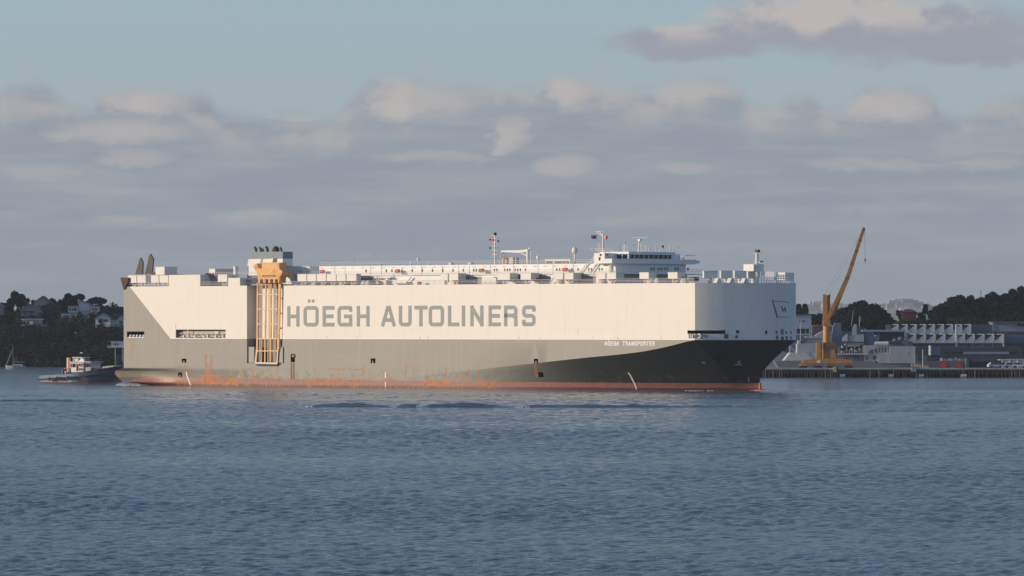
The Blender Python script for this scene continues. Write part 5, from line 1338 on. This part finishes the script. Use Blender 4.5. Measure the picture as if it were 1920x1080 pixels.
m = MB(); m.cyl((X(149.5),0,Zt(669.9)),(X(149.5),0,Zt(661)),.07,n=6); m.cyl((X(161.5),0,Zt(671)),(X(161.5),0,Zt(666)),.05,n=5); m.build('mast', M_black, t)
m = MB(); m.cyl((X(149.8),-.2,Zt(661.9)),(X(154.8),-.1,Zt(662)),.11,.06,6); m.ball((X(151.5),0,Zt(662)),.2); m.build('radar', M_tletter, t)
m = MB(); m.prism([(X(199),Zt(692.5)),(X(227),Zt(686.5)),(X(220),Zt(685.8)),(X(201),Zt(687.5))],-1.6,1.6); m.build('bow_fender', mat('fender_grey',(0.45,0.42,0.44),.8,.15,1), t)
rl = MB()
for px in range(168,200,5): rl.cyl((X(px),-2.9,Zt(697)),(X(px),-2.9,Zt(690)),.04,n=4)
rl.cyl((X(168),-2.9,Zt(690)),(X(200),-2.4,Zt(687.5)),.04,n=4); rl.build('railing', M_steel, t)
# wash at the ship's stern and along the waterline: foam lying on the water
def foam(name, pts, label, hgt=0.12):
    m = MB()
    for (px, py, r_) in pts:
        Yf = FPX*CH/(py-HZ); x = wx(px, Yf); nseg = 10; b0 = len(m.v)
        m.v.append((x, Yf, hgt+.08))
        for i in range(nseg):
            a = 2*math.pi*i/nseg; q = random.uniform(.6, 1.1); m.v.append((x+r_*q*math.cos(a), Yf+r_*1.6*q*math.sin(a), hgt*.2-.06))
        for i in range(nseg): m.f.append((b0, b0+1+i, b0+1+(i+1) % nseg))
    return tag(m.build(name, mat('foam', (0.62,0.64,0.66), .8)), kind='stuff', label=label)
foam('stern_wash', [(228+random.uniform(-8,34),random.uniform(719.5,723.5),random.uniform(.4,1.3)) for _ in range(40)], 'pale wash under the ship stern')
foam('bow_foam', [(random.uniform(1285,1340),733.4,random.uniform(.15,.4)) for _ in range(22)]+[(random.uniform(1416,1440),733.2,random.uniform(.2,.5)) for _ in range(14)], 'thin white foam along the bow waterline')
foam('wave_foam', [(578+random.uniform(-6,10),764.2+random.uniform(-.4,.3),random.uniform(.06,.16)) for _ in range(10)]+[(784+random.uniform(-5,7),764+random.uniform(-.2,.4),random.uniform(.05,.13)) for _ in range(8)]+[(random.uniform(960,995),765.2,random.uniform(.04,.1)) for _ in range(8)], 'small broken crests on the wake wave', .35)

# ------------------------------------------------------------------ wharf
YW = 1516.0; ZD = wz(690.3, YW)
wharf = empty('wharf',(0,0,0)); tag(wharf,'long dark timber wharf on many piles at the right','wharf')
x0, x1 = wx(1330,YW), wx(2080,YW)
MB().box(x0,x1,YW,YW+16,ZD-.55,ZD).build('deck', mat('wharf_deck',(0.30,0.29,0.27),.9,.15,.3), wharf)
MB().box(x0,x1,YW-.12,YW-.002,ZD-.25,ZD+.04).build('kerb', mat('wharf_kerb',(0.50,0.49,0.46),.9,.15,.4,stain=(0.15,0.13,0.11),sfac=.6,sscale=(.5,.5,.5)), wharf)
M_pile = mat('pile_timber',(0.075,0.065,0.055),.9,.35,.6); M_pile2 = mat('pile_pale',(0.15,0.14,0.12),.9,.3,.8)
MB().box(x0,x1,YW+1.2,YW+1.5,ZD-1.5,ZD-.552).build('beam', M_pile, wharf); MB().box(x0,x1,YW+6,YW+6.4,-1,ZD-.56).build('back_wall', M_dark, wharf)
pm = MB().cyl((0,0,-2),(0,0,ZD-.553),.17,.17,7).build('pile', M_pile, wharf); pm.location = (x0+1,YW+.35,0)
pm2 = MB().cyl((0,0,-2),(0,0,ZD-.2),.14,.14,7).build('pile', M_pile2, wharf); pm2.location = (x0+2,YW-.3,0)
x = x0+1.4
while x < x1:
    k = part_copy(pm if random.random() < .82 else pm2); k.location = (x, YW+(.35 if k.data is pm.data else -.32)+random.uniform(0,.05), random.uniform(-.5,0) if k.data is pm2.data else 0); x += random.uniform(.55,1.15)
for i in range(26):
    xx_ = x0+2+i*4.1; a = MB().cyl((xx_,YW+.9,ZD-.7),(xx_+2.4,YW+.9,0.1),.1,n=5).build('brace', M_pile, wharf)
for px, w_, lab in ((1580,9.5,'grey cylindrical float under the wharf, below the crane'),(1671,9,'grey float under the wharf, left of the small grey booth'),(1728,9,'grey float under the wharf, below the yellow gangway'),(1807,10.5,'brightest pale float under the wharf, below the red cars')):
    Yf = YW-1.6; o = MB().cyl((-w_*.0728*1.0,0,0),(w_*.0728*1.0,0,0),.5,.5,14).build('float', mat('float_pale' if px==1807 else 'float_grey',(0.45,0.42,0.42) if px==1807 else (0.28,0.28,0.31),.7,.1,1), smooth=False)
    o.location = (wx(px,Yf),Yf,.42); tag(o, lab, 'float', 'mooring floats along the wharf')
    MB().cyl((w_*.0728+.001,0,0),(w_*.0728+.06,0,0),.46,.4,14).build('end_cap', M_charcoal, o)
o = MB().box(-.45,.45,0,1,0,1.5).build('fender_box', mat('fender_box',(0.55,0.42,0.2),.8)); o.location = (wx(1565,YW),YW-1.2,ZD-1.05); tag(o,'small pale yellow box on the wharf edge under the crane','box')
MB().box(.46,.8,.02,.98,0,1.5).build('side', M_black, o)
o = MB().box(-.62,.62,0,1,0,1.2).build('booth', mat('booth_grey',(0.30,0.30,0.33),.8)); o.location = (wx(1713,YW),YW-1.2,ZD-.95); tag(o,'small grey booth hanging on the wharf edge below the gangway','booth')
MB().box(-.7,.7,-.05,1.02,1.202,1.3).build('roof', M_pile2, o)
g = empty('gangway',(0,0,0)); tag(g,'long sloping yellow gangway on the wharf right of the frigate','gangway')
Yg = YW+4
MB().prism([(wx(1709,Yg),wz(686.5,Yg)),(wx(1741,Yg),wz(691,Yg)),(wx(1741,Yg),wz(688.8,Yg)),(wx(1709,Yg),wz(684,Yg))],Yg,Yg+1).build('walkway', mat('gangway_yellow',(0.62,0.40,0.18),.7), g)
m = MB()
for k in range(7): px = 1710+k*5; a = wx(px,Yg); m.cyl((a,Yg,wz(685+k*.75,Yg)),(a,Yg,wz(681.5+k*.75,Yg)),.04,n=4)
m.cyl((wx(1710,Yg),Yg,wz(681.5,Yg)),(wx(1740,Yg),Yg,wz(686,Yg)),.04,n=4); m.build('handrail', M_steel, g)
# small vehicles on the wharf
def car(px, label, col, Yc=YW+9, w_=1.8, L=4.2, rz=R(70)):
    o = empty('parked_car',(wx(px,Yc),Yc,ZD),rz); tag(o,label,'car','cars parked on the wharf')
    cm = mat('car_'+str(int(col[0]*100))+str(int(col[2]*100)),col,.4,spec=.5)
    m = MB(); m.prism([(-L/2,.3),(L/2,.3),(L/2,.75),(L/2-.15,.9),(L*.22,.95),(L*.08,1.42),(-L*.32,1.45),(-L/2+.1,.95),(-L/2,.85)],-w_/2,w_/2); m.build('body', cm, o)
    MB().prism([(L*.2,.97),(L*.085,1.36),(-L*.3,1.38),(-L/2+.25,.98)],-w_/2-.02,w_/2+.02).build('glass', M_glass, o)
    for sx in (-1,1):
        for sy in (-1,1): MB().cyl((sx*L*.3,sy*(w_/2-.1),.32),(sx*L*.3,sy*(w_/2+.03),.32),.32,n=12).build('wheel', M_black, o)
    return o
RC = (0.24,0.012,0.01)
car(1772,'small red car on the wharf, nearest to the frigate stern',RC); car(1801,'small red car on the wharf beside the dark green shed',(0.22,0.014,0.012))
Yv = YW+10
car(1866,'pale car in front of the white marquee, left one',(0.6,0.6,0.62),Yv,rz=R(10)); car(1880,'dark blue car in front of the white marquee',(0.03,0.04,0.08),Yv+.5,rz=R(0)); car(1896,'silver car in front of the white marquee',(0.45,0.5,0.58),Yv,rz=R(5)); car(1911,'white car with red tail at the right edge of the wharf',(0.6,0.58,0.6),Yv,rz=R(0))
o = empty('marquee'); tag(o,'long cream marquee roof over parked cars at the right edge','marquee')
Ym = YW+18; gm = mat('marquee_canvas',(0.50,0.47,0.43),.8)
MB().prism([(wx(1874,Ym),wz(675.5,Ym)),(wx(1930,Ym),wz(675,Ym)),(wx(1928,Ym),wz(673,Ym)),(wx(1877,Ym),wz(674,Ym))],Ym,Ym+8).build('roof', gm, o)
MB().box(wx(1879,Ym),wx(1922,Ym),Ym+.1,Ym+.2,wz(683.5,Ym),wz(675.6,Ym)).build('curtain', gm, o)
for px in (1879,1893,1908,1921): MB().cyl((wx(px,Ym),Ym,ZD),(wx(px,Ym),Ym,wz(675.5,Ym)),.1,n=6).build('post', M_steel, o)

# ------------------------------------------------------------------ crane
YC = 1523.0; s = YC/FPX; cr = empty('dockside_crane',(wx(1550,YC),YC,ZD)); tag(cr,'tall orange luffing crane with raised twin jib standing on the wharf','crane')
X = lambda px: (px-1550)*s
Zc = lambda py: CH-(py-HZ)*s-ZD
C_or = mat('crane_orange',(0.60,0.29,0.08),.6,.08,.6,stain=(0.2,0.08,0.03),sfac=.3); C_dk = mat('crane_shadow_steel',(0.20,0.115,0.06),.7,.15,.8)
MB().prism([(X(1504),Zc(681)),(X(1597),Zc(681)),(X(1597),Zc(675.5)),(X(1580),Zc(672.3)),(X(1530),Zc(672)),(X(1504),Zc(676))],-.9,.9).build('sill_beam', C_or, cr)
MB().prism([(X(1506),Zc(681)),(X(1599),Zc(681)),(X(1599),Zc(675.5)),(X(1582),Zc(672.6)),(X(1532),Zc(672.4)),(X(1506),Zc(676))],6,7.4).build('sill_beam', C_or, cr)
for px in (1506.5,1534,1559,1592):
    for yy in (0,6.7):
        b = MB().prism([(X(px-7),.35),(X(px+7),.35),(X(px+4.5),1.15),(X(px-4.5),1.15)],yy-.5,yy+.5).build('bogie', C_or, cr)
        for d in (-4.5,-1.2,2,5.2): MB().cyl((X(px+d),yy-.62,.32),(X(px+d),yy+.62,.32),.30,n=10).build('wheel', M_charcoal, b)
MB().box(X(1531.5),X(1538),-.95,-.9,Zc(680.5),Zc(675.8)).build('number_plate', M_tletter, cr)
MB().prism([(X(1530),Zc(672)),(X(1538.7),Zc(672)),(X(1537.6),Zc(641.8)),(X(1530.5),Zc(641.8))],-.8,1.0).build('leg', C_or, cr)
MB().prism([(X(1559.5),Zc(672)),(X(1567.5),Zc(672)),(X(1565),Zc(655.5)),(X(1560),Zc(655.5))],-.8,1.0).build('leg', C_or, cr)
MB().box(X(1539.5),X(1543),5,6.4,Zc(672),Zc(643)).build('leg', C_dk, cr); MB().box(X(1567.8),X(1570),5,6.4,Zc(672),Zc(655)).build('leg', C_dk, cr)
MB().box(X(1543.5),X(1557),.5,4,Zc(672),Zc(656.4)).build('cabin', C_or, cr)
MB().box(X(1543.8),X(1551.5),.42,.49,Zc(661),Zc(657)).build('panel', mat('crane_pale',(0.4,0.25,0.15),.6), cr)
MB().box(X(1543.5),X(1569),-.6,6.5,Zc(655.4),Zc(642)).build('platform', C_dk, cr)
MB().cyl((X(1550.5),2.2,Zc(642)),(X(1550.5),2.2,Zc(611)),.92,.92,20).build('column', C_or, cr, smooth=False)
MB().prism([(X(1544),Zc(611.2)),(X(1556.5),Zc(611.2)),(X(1558),Zc(600)),(X(1543.3),Zc(600))],1.2,3.4).build('slew_house', C_or, cr)
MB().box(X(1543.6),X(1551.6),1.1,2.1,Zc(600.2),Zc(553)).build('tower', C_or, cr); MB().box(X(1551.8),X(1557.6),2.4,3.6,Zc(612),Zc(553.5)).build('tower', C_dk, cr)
m = MB(); m.cyl((X(1546.4),1.2,Zc(553.5)),(X(1546.4),2.0,Zc(553.5)),.33,n=12); m.cyl((X(1556.2),2.4,Zc(553.8)),(X(1556.2),3.5,Zc(553.8)),.36,n=12); m.cyl((X(1546.4),1.6,Zc(555)),(X(1556),3,Zc(556)),.15,n=6); m.build('sheave', C_or, cr)
MB().box(X(1542.2),X(1543.5),1.4,1.9,Zc(562.5),Zc(560.8)).build('bracket', C_or, cr)
def boom(pts, w0, w1, y0, y1, name='jib', dv=.55):
    m = MB(); (ax,ay),(bx,by) = pts; a = Vector((X(ax),Zc(ay))); b_ = Vector((X(bx),Zc(by))); d = (b_-a).normalized(); n = Vector((-d.y,d.x))
    q = [(a+n*w0/2,y0),(a-n*w0/2,y0),(b_-n*w1/2,y1),(b_+n*w1/2,y1)]
    for k in (0,dv):
        for p, yy in q: m.v.append((p.x,yy+k,p.y))
    m.f = [(0,1,2,3),(7,6,5,4),(0,4,5,1),(1,5,6,2),(2,6,7,3),(3,7,4,0)]; return m.build(name, C_or, cr)
boom([(1547.5,608),(1589,519)],1.05,.85,-.1,.6); boom([(1588.8,519.4),(1618.6,430.5)],.85,.62,.6,1.3)
boom([(1562.5,592),(1592.5,519.5)],.85,.7,3.4,3.0); boom([(1592.3,520),(1621,430.5)],.7,.55,3.0,1.9)
for (a, b_) in (((1585.5,520.3),(1592,522.3)),((1604.3,469),(1609.5,470.4)),((1568,576),(1573,579)),((1596,494),(1601,495.5)),((1612,450),(1615.5,451))): 
    MB().cyl((X(a[0]),.3,Zc(a[1])),(X(b_[0]),3.3,Zc(b_[1])),.22,n=6).build('cross_brace', C_dk, cr)
MB().box(X(1617.3),X(1622.6),1.0,2.4,Zc(430.8),Zc(426.5)).build('jib_head', mat('crane_red_tip',(0.42,0.14,0.06),.6), cr)
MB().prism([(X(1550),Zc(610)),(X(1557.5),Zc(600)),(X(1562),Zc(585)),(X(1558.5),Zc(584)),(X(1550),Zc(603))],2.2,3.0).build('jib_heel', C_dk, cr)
m = MB()
for a, b_ in (((1546.5,552),(1619,429)),((1556,552.5),(1619.5,429.5))): m.cyl((X(a[0]),1.6,Zc(a[1])),(X(b_[0]),1.7,Zc(b_[1])),.022,n=4)
m.cyl((X(1622),1.7,Zc(428)),(X(1623,),1.7,Zc(485)),.035,n=4); m.build('cable', mat('cable_grey',(0.2,0.2,0.22),.7), cr)
m = MB(); m.ball((X(1623),1.7,Zc(487)),.26,.2,.45); m.torus((X(1623),1.7,Zc(491)),.16,.06,'y',10,5); m.build('hook', M_yellow, cr)

# ------------------------------------------------------------------ frigate alongside
YN = 1552.0; fr_ = empty('naval_frigate',(0,0,0)); tag(fr_,'grey naval frigate moored behind the wharf and the orange crane','warship')
N1 = mat('navy_grey',(0.46,0.45,0.44),.6,.05,.5,stain=(0.2,0.19,0.18),sfac=.3); N2 = mat('navy_hull',(0.23,0.23,0.245),.6,.06,.5); N3 = mat('navy_blue_shade',(0.14,0.175,0.22),.6,.1,.5); N4 = mat('navy_pale',(0.62,0.60,0.59),.6,.05,.5); ND = mat('navy_clutter',(0.09,0.10,0.12),.7,.3,1)
def nb_(x0,x1,y0,y1,Yo,dv,material,name): return MB().box(wx(x0,YN+Yo),wx(x1,YN+Yo),YN+Yo,YN+Yo+dv,wz(y1,YN+Yo),wz(y0,YN+Yo)).build(name, material, fr_)
def np_(pts,Yo,dv,material,name): return MB().prism([(wx(x,YN+Yo),wz(y,YN+Yo)) for x,y in pts],YN+Yo,YN+Yo+dv).build(name, material, fr_)
np_([(1452,676.3),(1640,677),(1645,680.5),(1708,680.8),(1714,684),(1716,700),(1700,707),(1470,707)],0,13,N2,'hull')
np_([(1470,676.2),(1481.5,661.5),(1529,661.5),(1529.5,676.2)],.3,11,N4,'foredeck_house')
np_([(1495,661.2),(1495,644.5),(1529,643),(1545,643),(1545,661.2)],1.2,9,N1,'superstructure')
nb_(1496,1501,638,644.3,1.6,3,N4,'gun_house'); nb_(1502,1509.5,632.5,644.2,2,4,N3,'director'); np_([(1510,644),(1511,631),(1528,630),(1536,624.5),(1545,620),(1545.5,644)],3,6,N1,'bridge_block')
nb_(1513,1540,634.5,636,2.9,.3,ND,'window_strip')
np_([(1561,642),(1562,612),(1567,605.5),(1577,605),(1578,642)],4,5,N3,'funnel')
np_([(1579,640),(1579.5,633),(1589,626),(1589.3,640)],3,3,N4,'screen'); nb_(1589.5,1591.5,626,640,3.1,2.8,N3,'screen_edge')
np_([(1592,645),(1595,631),(1601,627.5),(1620,627),(1620,646.5)],3.2,7,N1,'superstructure'); np_([(1597.5,627.4),(1599,614),(1603.5,608),(1606.3,607.6),(1606.3,627.4)],4,2.5,N1,'mast_tower'); nb_(1606.5,1615,612,627.2,4.5,3,N3,'mast_tower')
MB().cyl((wx(1628.5,YN+6),YN+6,wz(647,YN+6)),(wx(1628.5,YN+6),YN+6,wz(622,YN+6)),1.55,1.5,18).build('funnel', N3, fr_)
nb_(1574,1620,640.5,643,2.5,5,ND,'boat_deck'); nb_(1571,1626,663,665,.3,8,N4,'deck_edge'); nb_(1571,1625,665.2,676.5,1.5,8,N2,'hull_side')
nb_(1576,1620,650,662.8,5,4,ND,'recess'); nb_(1590,1612,643.4,650,3,4,N1,'superstructure'); nb_(1620.2,1666,647.5,676.8,1,9,N1,'superstructure')
for x0,x1,y0,y1 in ((1629,1631,658,663),(1633,1637,655.5,664),(1641,1644,653,661),(1648,1650,651,660),(1654,1656,651,662),(1659,1662,651.5,660),(1624,1627,669,675),(1637,1642,667,674),(1600,1611,666.5,673),(1582,1592,667,674)): nb_(x0,x1,y0,y1,.93,.12,ND,'opening')
for px, py, r_ in ((1579,651,.45),(1578,660,.4),(1585,646,.3),(1597,655,.4),(1604,658,.35),(1612,655,.3)): MB().ball((wx(px,YN+2),YN+2,wz(py,YN+2)),r_).build('fitting', N1, fr_)
m = MB()
for k in range(11): px = 1573+k*4.9; m.cyl((wx(px,YN+.5),YN+.5,wz(663,YN+.5)),(wx(px,YN+.5),YN+.5,wz(657.5 if k % 3 else 650,YN+.5)),.05,n=4)
m.cyl((wx(1572,YN+.5),YN+.5,wz(658,YN+.5)),(wx(1624,YN+.5),YN+.5,wz(658,YN+.5)),.04,n=4); m.build('guard_rail', N1, fr_)
MB().cyl((wx(1640.5,YN-.4),YN+.6,wz(644,YN)),(wx(1666,YN-.4),YN+.6,wz(643.8,YN)),.5,.5,12).build('inflatable_boat', M_tletter, fr_)
np_([(1646,681),(1648,665),(1667,664.2),(1667,681)],-.2,9,N1,'hangar_side'); np_([(1667.2,681),(1668.5,649.2),(1714.5,649.2),(1716.5,681)],-.5,10,N1,'hangar')
nb_(1714.6,1716,650,680,-.55,9,N4,'hangar_edge'); o = nb_(1702.5,1704.5,661,663.2,-.56,.2,ND,'vent')
for px, py, r_ in ((1678,639,.7),(1688,636,.75),(1695,641,.6),(1700,635,.45),(1697,644,.6)): MB().ball((wx(px,YN+5),YN+5,wz(py,YN+5)),r_).build('radome', N3, fr_)
nb_(1669,1706,646.5,649,1,7,N3,'roof_gear'); nb_(1698,1703,624,648,4,1,N3,'mast')
m = MB()
def mline(x0,y0,x1,y1,r=.07,Yo=3): m.cyl((wx(x0,YN+Yo),YN+Yo,wz(y0,YN+Yo)),(wx(x1,YN+Yo),YN+Yo,wz(y1,YN+Yo)),r,n=5)
mline(1501,645,1501,601,.09); mline(1522,632,1522,610,.08); mline(1596,612,1600,583,.05); mline(1611,612,1612.5,592,.08); mline(1608,598,1616,598,.05); mline(1609,602,1615,602,.05); mline(1483,651,1505,675,.1,-.2); mline(1730,690,1730,655,.12,-2)
m.build('mast', N4, fr_)

# ------------------------------------------------------------------ naval base buildings
def bld(label, name='shed', cat='building'): o = empty(name); tag(o, label, cat); return o
B_wh = mat('hall_white',(0.68,0.65,0.61),.8,.04,.3,stain=(0.4,0.36,0.3),sfac=.25,sscale=(.3,.3,.1)); B_dk = mat('shed_charcoal',(0.075,0.077,0.085),.8,.12,.2); B_gl = mat('hall_glazing',(0.05,0.06,0.075),.35,.1,.3); B_bl = mat('shed_blue',(0.13,0.17,0.23),.8,.05,.3); B_li = mat('shed_lilac',(0.36,0.35,0.40),.8,.05,.3); B_tr = mat('hall_trim',(0.62,0.66,0.66),.7)
def bb(par,x0,x1,y0,y1,Y,dv,material,name): return MB().box(wx(x0,Y),wx(x1,Y),Y,Y+dv,wz(y1,Y),wz(y0,Y)).build(name, material, par)
def bp_(par,pts,Y,dv,material,name): return MB().prism([(wx(x,Y),wz(y,Y)) for x,y in pts],Y,Y+dv).build(name, material, par)
def sawtooth(par, xs, ytop, ylow, ybase, Y, n, pitch):
    for i in range(n):
        a = xs+i*pitch; b_ = a+pitch
        bp_(par,[(a+.35,ybase),(b_-1.3,ybase),(b_-1.3,ytop+.4),(a+.35,ylow)],Y,1.2,B_wh,'roof_gable')
        bb(par,b_-1.28,b_+.3,ytop,ybase-2,Y-.15,24,B_tr,'gable_edge')
    bb(par,xs+1,xs+n*pitch-1.5,ytop+.7,ybase-.2,Y+1.6,22,B_gl,'glazing')
h = bld('rear workshop hall with white toothed roof below the hill','workshop_hall'); sawtooth(h,1668,608,620,626,1742,9,17.0)
bb(h,1821.3,1861,608.5,626.5,1744,20,mat('roof_slope',(0.12,0.135,0.155),.7),'roof_slope'); bb(h,1650,1868,626.2,660,1745,22,B_gl,'wall')
h = bld('front workshop hall with white toothed roof above charcoal wall','workshop_hall'); sawtooth(h,1663,626.3,639,641.6,1706,12,18.3)
bb(h,1655,1883.5,641.8,643.4,1705.5,1,B_wh,'gutter'); bb(h,1710,1883,643.5,650.5,1706.2,20,mat('shed_brown',(0.14,0.12,0.12),.8,.1,.2),'wall')
for px in (1822.5,1841.5,1860.5): bb(h,px,px+.9,643.6,650,1706,.15,B_tr,'drain_pipe')
bb(h,1880.5,1883,626.3,650,1704.8,1,B_tr,'end_post')
h = bld('tall white ventilation stack in front of the toothed roofs','ventilation_stack','stack'); MB().cyl((wx(1793.3,1700),1700,2.3),(wx(1793.3,1700),1700,wz(608,1700)),.36,.36,12).build('stack_pipe', B_tr, h); bb(h,1796.5,1797.6,628,643,1700,.2,B_tr,'stack_pipe')
h = bld('low wide charcoal shed with a pale window strip behind the wharf'); bb(h,1705,1918,650.7,690.3,1655,35,B_dk,'wall'); bb(h,1806,1892,659.6,664,1654.8,.19,B_li,'window_strip'); bb(h,1892.3,1907,660,661.8,1654.85,.14,M_black,'window_strip')
for a in ((1770,1781),(1784,1793),(1795,1803)): bb(h,a[0],a[1],660,662.5,1654.8,.19,M_black,'window')
h = bld('lilac grey flat topped building high at the right edge'); bb(h,1862,1907,606,621.5,1790,14,B_li,'wall'); bb(h,1907.2,1960,612,621.5,1790,14,B_li,'wall'); bb(h,1861.5,1960,603,605.8,1789,18,mat('roof_beam',(0.16,0.15,0.15),.8),'roof'); bb(h,1860.8,1862.3,606,622,1789.8,.3,B_tr,'corner_post')
bb(h,1862,1960,621.7,627,1788,18,B_dk,'base')
h = bld('plain blue grey building right of the front toothed roof'); bb(h,1884,1960,628,643,1715,20,B_bl,'wall'); bb(h,1884,1960,643.2,652,1714,20,B_dk,'base')
h = bld('small blue box shaped cabin above the wharf', 'cabin', 'cabin'); bb(h,1746,1762.5,650,666,1640,6,B_bl,'wall'); bb(h,1744,1746.2,648,666,1639.8,6,B_tr,'corner_post'); bb(h,1745,1764,666.2,670,1641,5,M_black,'base')
h = bld('dark green low shed in the middle of the wharf'); bb(h,1817,1872,678,690.4,1560,10,mat('shed_green_dark',(0.035,0.045,0.05),.8,.3,.4),'wall'); bb(h,1815,1817,672,690,1559,10,mat('shed_post_green',(0.13,0.19,0.19),.7),'post'); bb(h,1820,1872,673.5,677.8,1562,8,mat('grey_cargo',(0.17,0.17,0.2),.8,.3,.6),'roof')
h = bld('low grey yard wall with stacked gear beside the red cars', 'yard_wall', 'wall'); bb(h,1716,1814.5,677,690.2,1575,3,mat('yard_grey',(0.15,0.165,0.19),.8,.1,.3),'wall')
for i, px in enumerate(np.arange(1764,1812,5.5)): bb(h,px,px+3.8,672+random.uniform(-1,1.5),676.8,1576,2,N4 if i % 3 == 0 else B_li,'crate')
for i, (a, y) in enumerate(((1720,664),(1731,667),(1738,670))): bb(h,a,a+8,y,676.8,1577,2,N3 if i % 2 else B_dk,'crate')
h = bld('white building with two small dark windows beside the ship bow'); Yq = 1750; bb(h,1478,1521,591,616,Yq,14,mat('wall_blue_white',(0.50,0.52,0.58),.8),'wall'); bb(h,1476,1522.5,588.5,590.8,Yq-.5,15,R3,'roof'); windows(h,Yq,[(1498.5,1501.5,600.5,604),(1505.5,1508.5,600.5,604)],mat('wall_blue_white',(0.5,.52,.58)))
bb(h,1480,1526,616.2,626,Yq+2,10,B_dk,'verandah'); 
for px in (1484,1493,1501,1510,1519): bb(h,px,px+.9,616.2,627,Yq,.2,B_tr,'post')
bb(h,1482,1545,627,668,Yq-8,10,mat('wall_blue_low',(0.20,0.23,0.30),.8,.1,.2),'lower_wall')
h = bld('long low hall with pale flat canopy roof behind the frigate'); bb(h,1617,1698,618.5,622,1690,12,mat('canopy_lilac',(0.42,0.43,0.5),.7),'roof'); bb(h,1650,1696,622.2,640,1694,6,mat('hall_blue_dark',(0.06,0.08,0.11),.6),'wall'); bb(h,1620,1646,622.2,628,1692,6,B_dk,'wall')
h = bld('blue grey quay building behind the crane column'); bb(h,1560,1600,622,690,1680,14,mat('wall_blue_low2',(0.09,0.115,0.16),.8,.1,.2),'wall'); bb(h,1520,1560,612,690,1690,10,mat('wall_blue_low3',(0.13,0.13,0.16),.8,.1,.2),'wall'); bb(h,1527,1545,609.5,611.8,1689,8,mat('roof_orange',(0.4,0.13,0.06),.8),'roof')
bb(h,1600.2,1712,640.5,690,1690,10,mat('wall_blue_low4',(0.10,0.12,0.155),.8,.2,.2),'wall')
h = bld('red roofed house among trees under the distant skyline','house','house'); hip_block(h,1876,1692,1718,579.5,585.5,600,7,mat('brick_dull',(0.16,0.06,0.055),.9),mat('roof_red',(0.20,0.05,0.045),.8)); bb(h,1719,1736,585.5,590,1878,5,B_li,'wall')
h = bld('utility pole left of the wooded hill','utility_pole','pole'); MB().cyl((wx(1740,1870),1870,8),(wx(1740,1870),1870,wz(568.5,1870)),.12,n=6).build('pole', M_bark, h); MB().box(wx(1738,1870),wx(1742,1870),1869.9,1870.1,wz(573.5,1870),wz(572.8,1870)).build('crossarm', M_bark, h)
m = MB(); m.cyl((wx(1839,1855),1855,20),(wx(1839,1855),1855,wz(544,1855)),.08,n=5); m.box(wx(1837.5,1855),wx(1840.5,1855),1854.9,1855.1,wz(548,1855),wz(547.4,1855)); tag(m.build('radio_mast', M_bark),'thin radio mast sticking out of the right hill trees','mast')

# ------------------------------------------------------------------ low clouds to the left, out of the picture, that shade the far shore
def cloud(label, x0, x1, y0, y1, zc, th, dens, n):
    bm_ = bmesh.new(); rr_ = random.Random(int(zc+n))
    me_ = bpy.data.meshes.new('cloud'); mb_ = MB(); mb_.ball(((x0+x1)/2,(y0+y1)/2,zc),(x1-x0)/2,(y1-y0)/2,th/2,40,20)
    v2 = []
    for x, y, z in mb_.v:
        f = 1+0.05*math.sin(x*.013+y*.02)+0.04*math.sin(y*.031+z*.05); c = ((x0+x1)/2,(y0+y1)/2,zc)
        px_ = (x-c[0])/((x1-x0)/2); py_ = (y-c[1])/((y1-y0)/2)
        g = max(abs(px_), abs(py_)); r_ = math.hypot(px_, py_); k_ = (r_/g if g > 1e-6 else 1)**0.85
        v2.append((c[0]+(x-c[0])*f*k_, c[1]+(y-c[1])*k_, c[2]+(z-c[2])*f*(1+0.2*math.sin(x*.02)+.2*math.sin(y*.03))))
    me_.from_pydata(v2, [], mb_.f); bm_.from_mesh(me_); bmesh.ops.remove_doubles(bm_, verts=bm_.verts, dist=.01); bmesh.ops.recalc_face_normals(bm_, faces=bm_.faces); bm_.to_mesh(me_); bm_.free()
    m_ = bpy.data.materials.new('cloud_vapour'); m_.use_nodes = True; q = m_.node_tree; q.nodes.remove(q.nodes['Principled BSDF'])
    v_ = q.nodes.new('ShaderNodeVolumePrincipled'); v_.inputs['Color'].default_value = (.97,.97,.97,1); v_.inputs['Density'].default_value = dens
    q.links.new(v_.outputs[0], q.nodes['Material Output'].inputs['Volume']); me_.materials.append(m_)
    o_ = bpy.data.objects.new('cloud', me_); COL.objects.link(o_); o_['kind'] = 'stuff'; o_['label'] = label
cloud('dense low cloud out of view, shading the left shore', -2700, -1150, 1758, 2400, 430, 170, 0.02, 3)
cloud('thin low cloud out of view, dimming the sun on the naval base', -2500, -900, 1352, 1752, 420, 150, 0.0009, 5)

# ------------------------------------------------------------------ air
hz = MB().box(-14500,14500,-3200,14500,-4.0,95).build('haze', None) if False else None
me = bpy.data.meshes.new('haze'); b_ = MB().box(-14500,14500,-3300,14500,-4.0,95); me.from_pydata(b_.v, [], b_.f)
hm = bpy.data.materials.new('thin_haze'); hm.use_nodes = True; t_ = hm.node_tree; t_.nodes.remove(t_.nodes['Principled BSDF'])
vol = t_.nodes.new('ShaderNodeVolumePrincipled'); vol.inputs['Color'].default_value = (0.80,0.86,0.95,1); vol.inputs['Density'].default_value = 4.5e-5; vol.inputs['Anisotropy'].default_value = 0.1
t_.links.new(vol.outputs[0], t_.nodes['Material Output'].inputs['Volume']); me.materials.append(hm)
o = bpy.data.objects.new('haze', me); COL.objects.link(o); o['kind'] = 'stuff'; o['label'] = 'thin pale haze over the harbour'
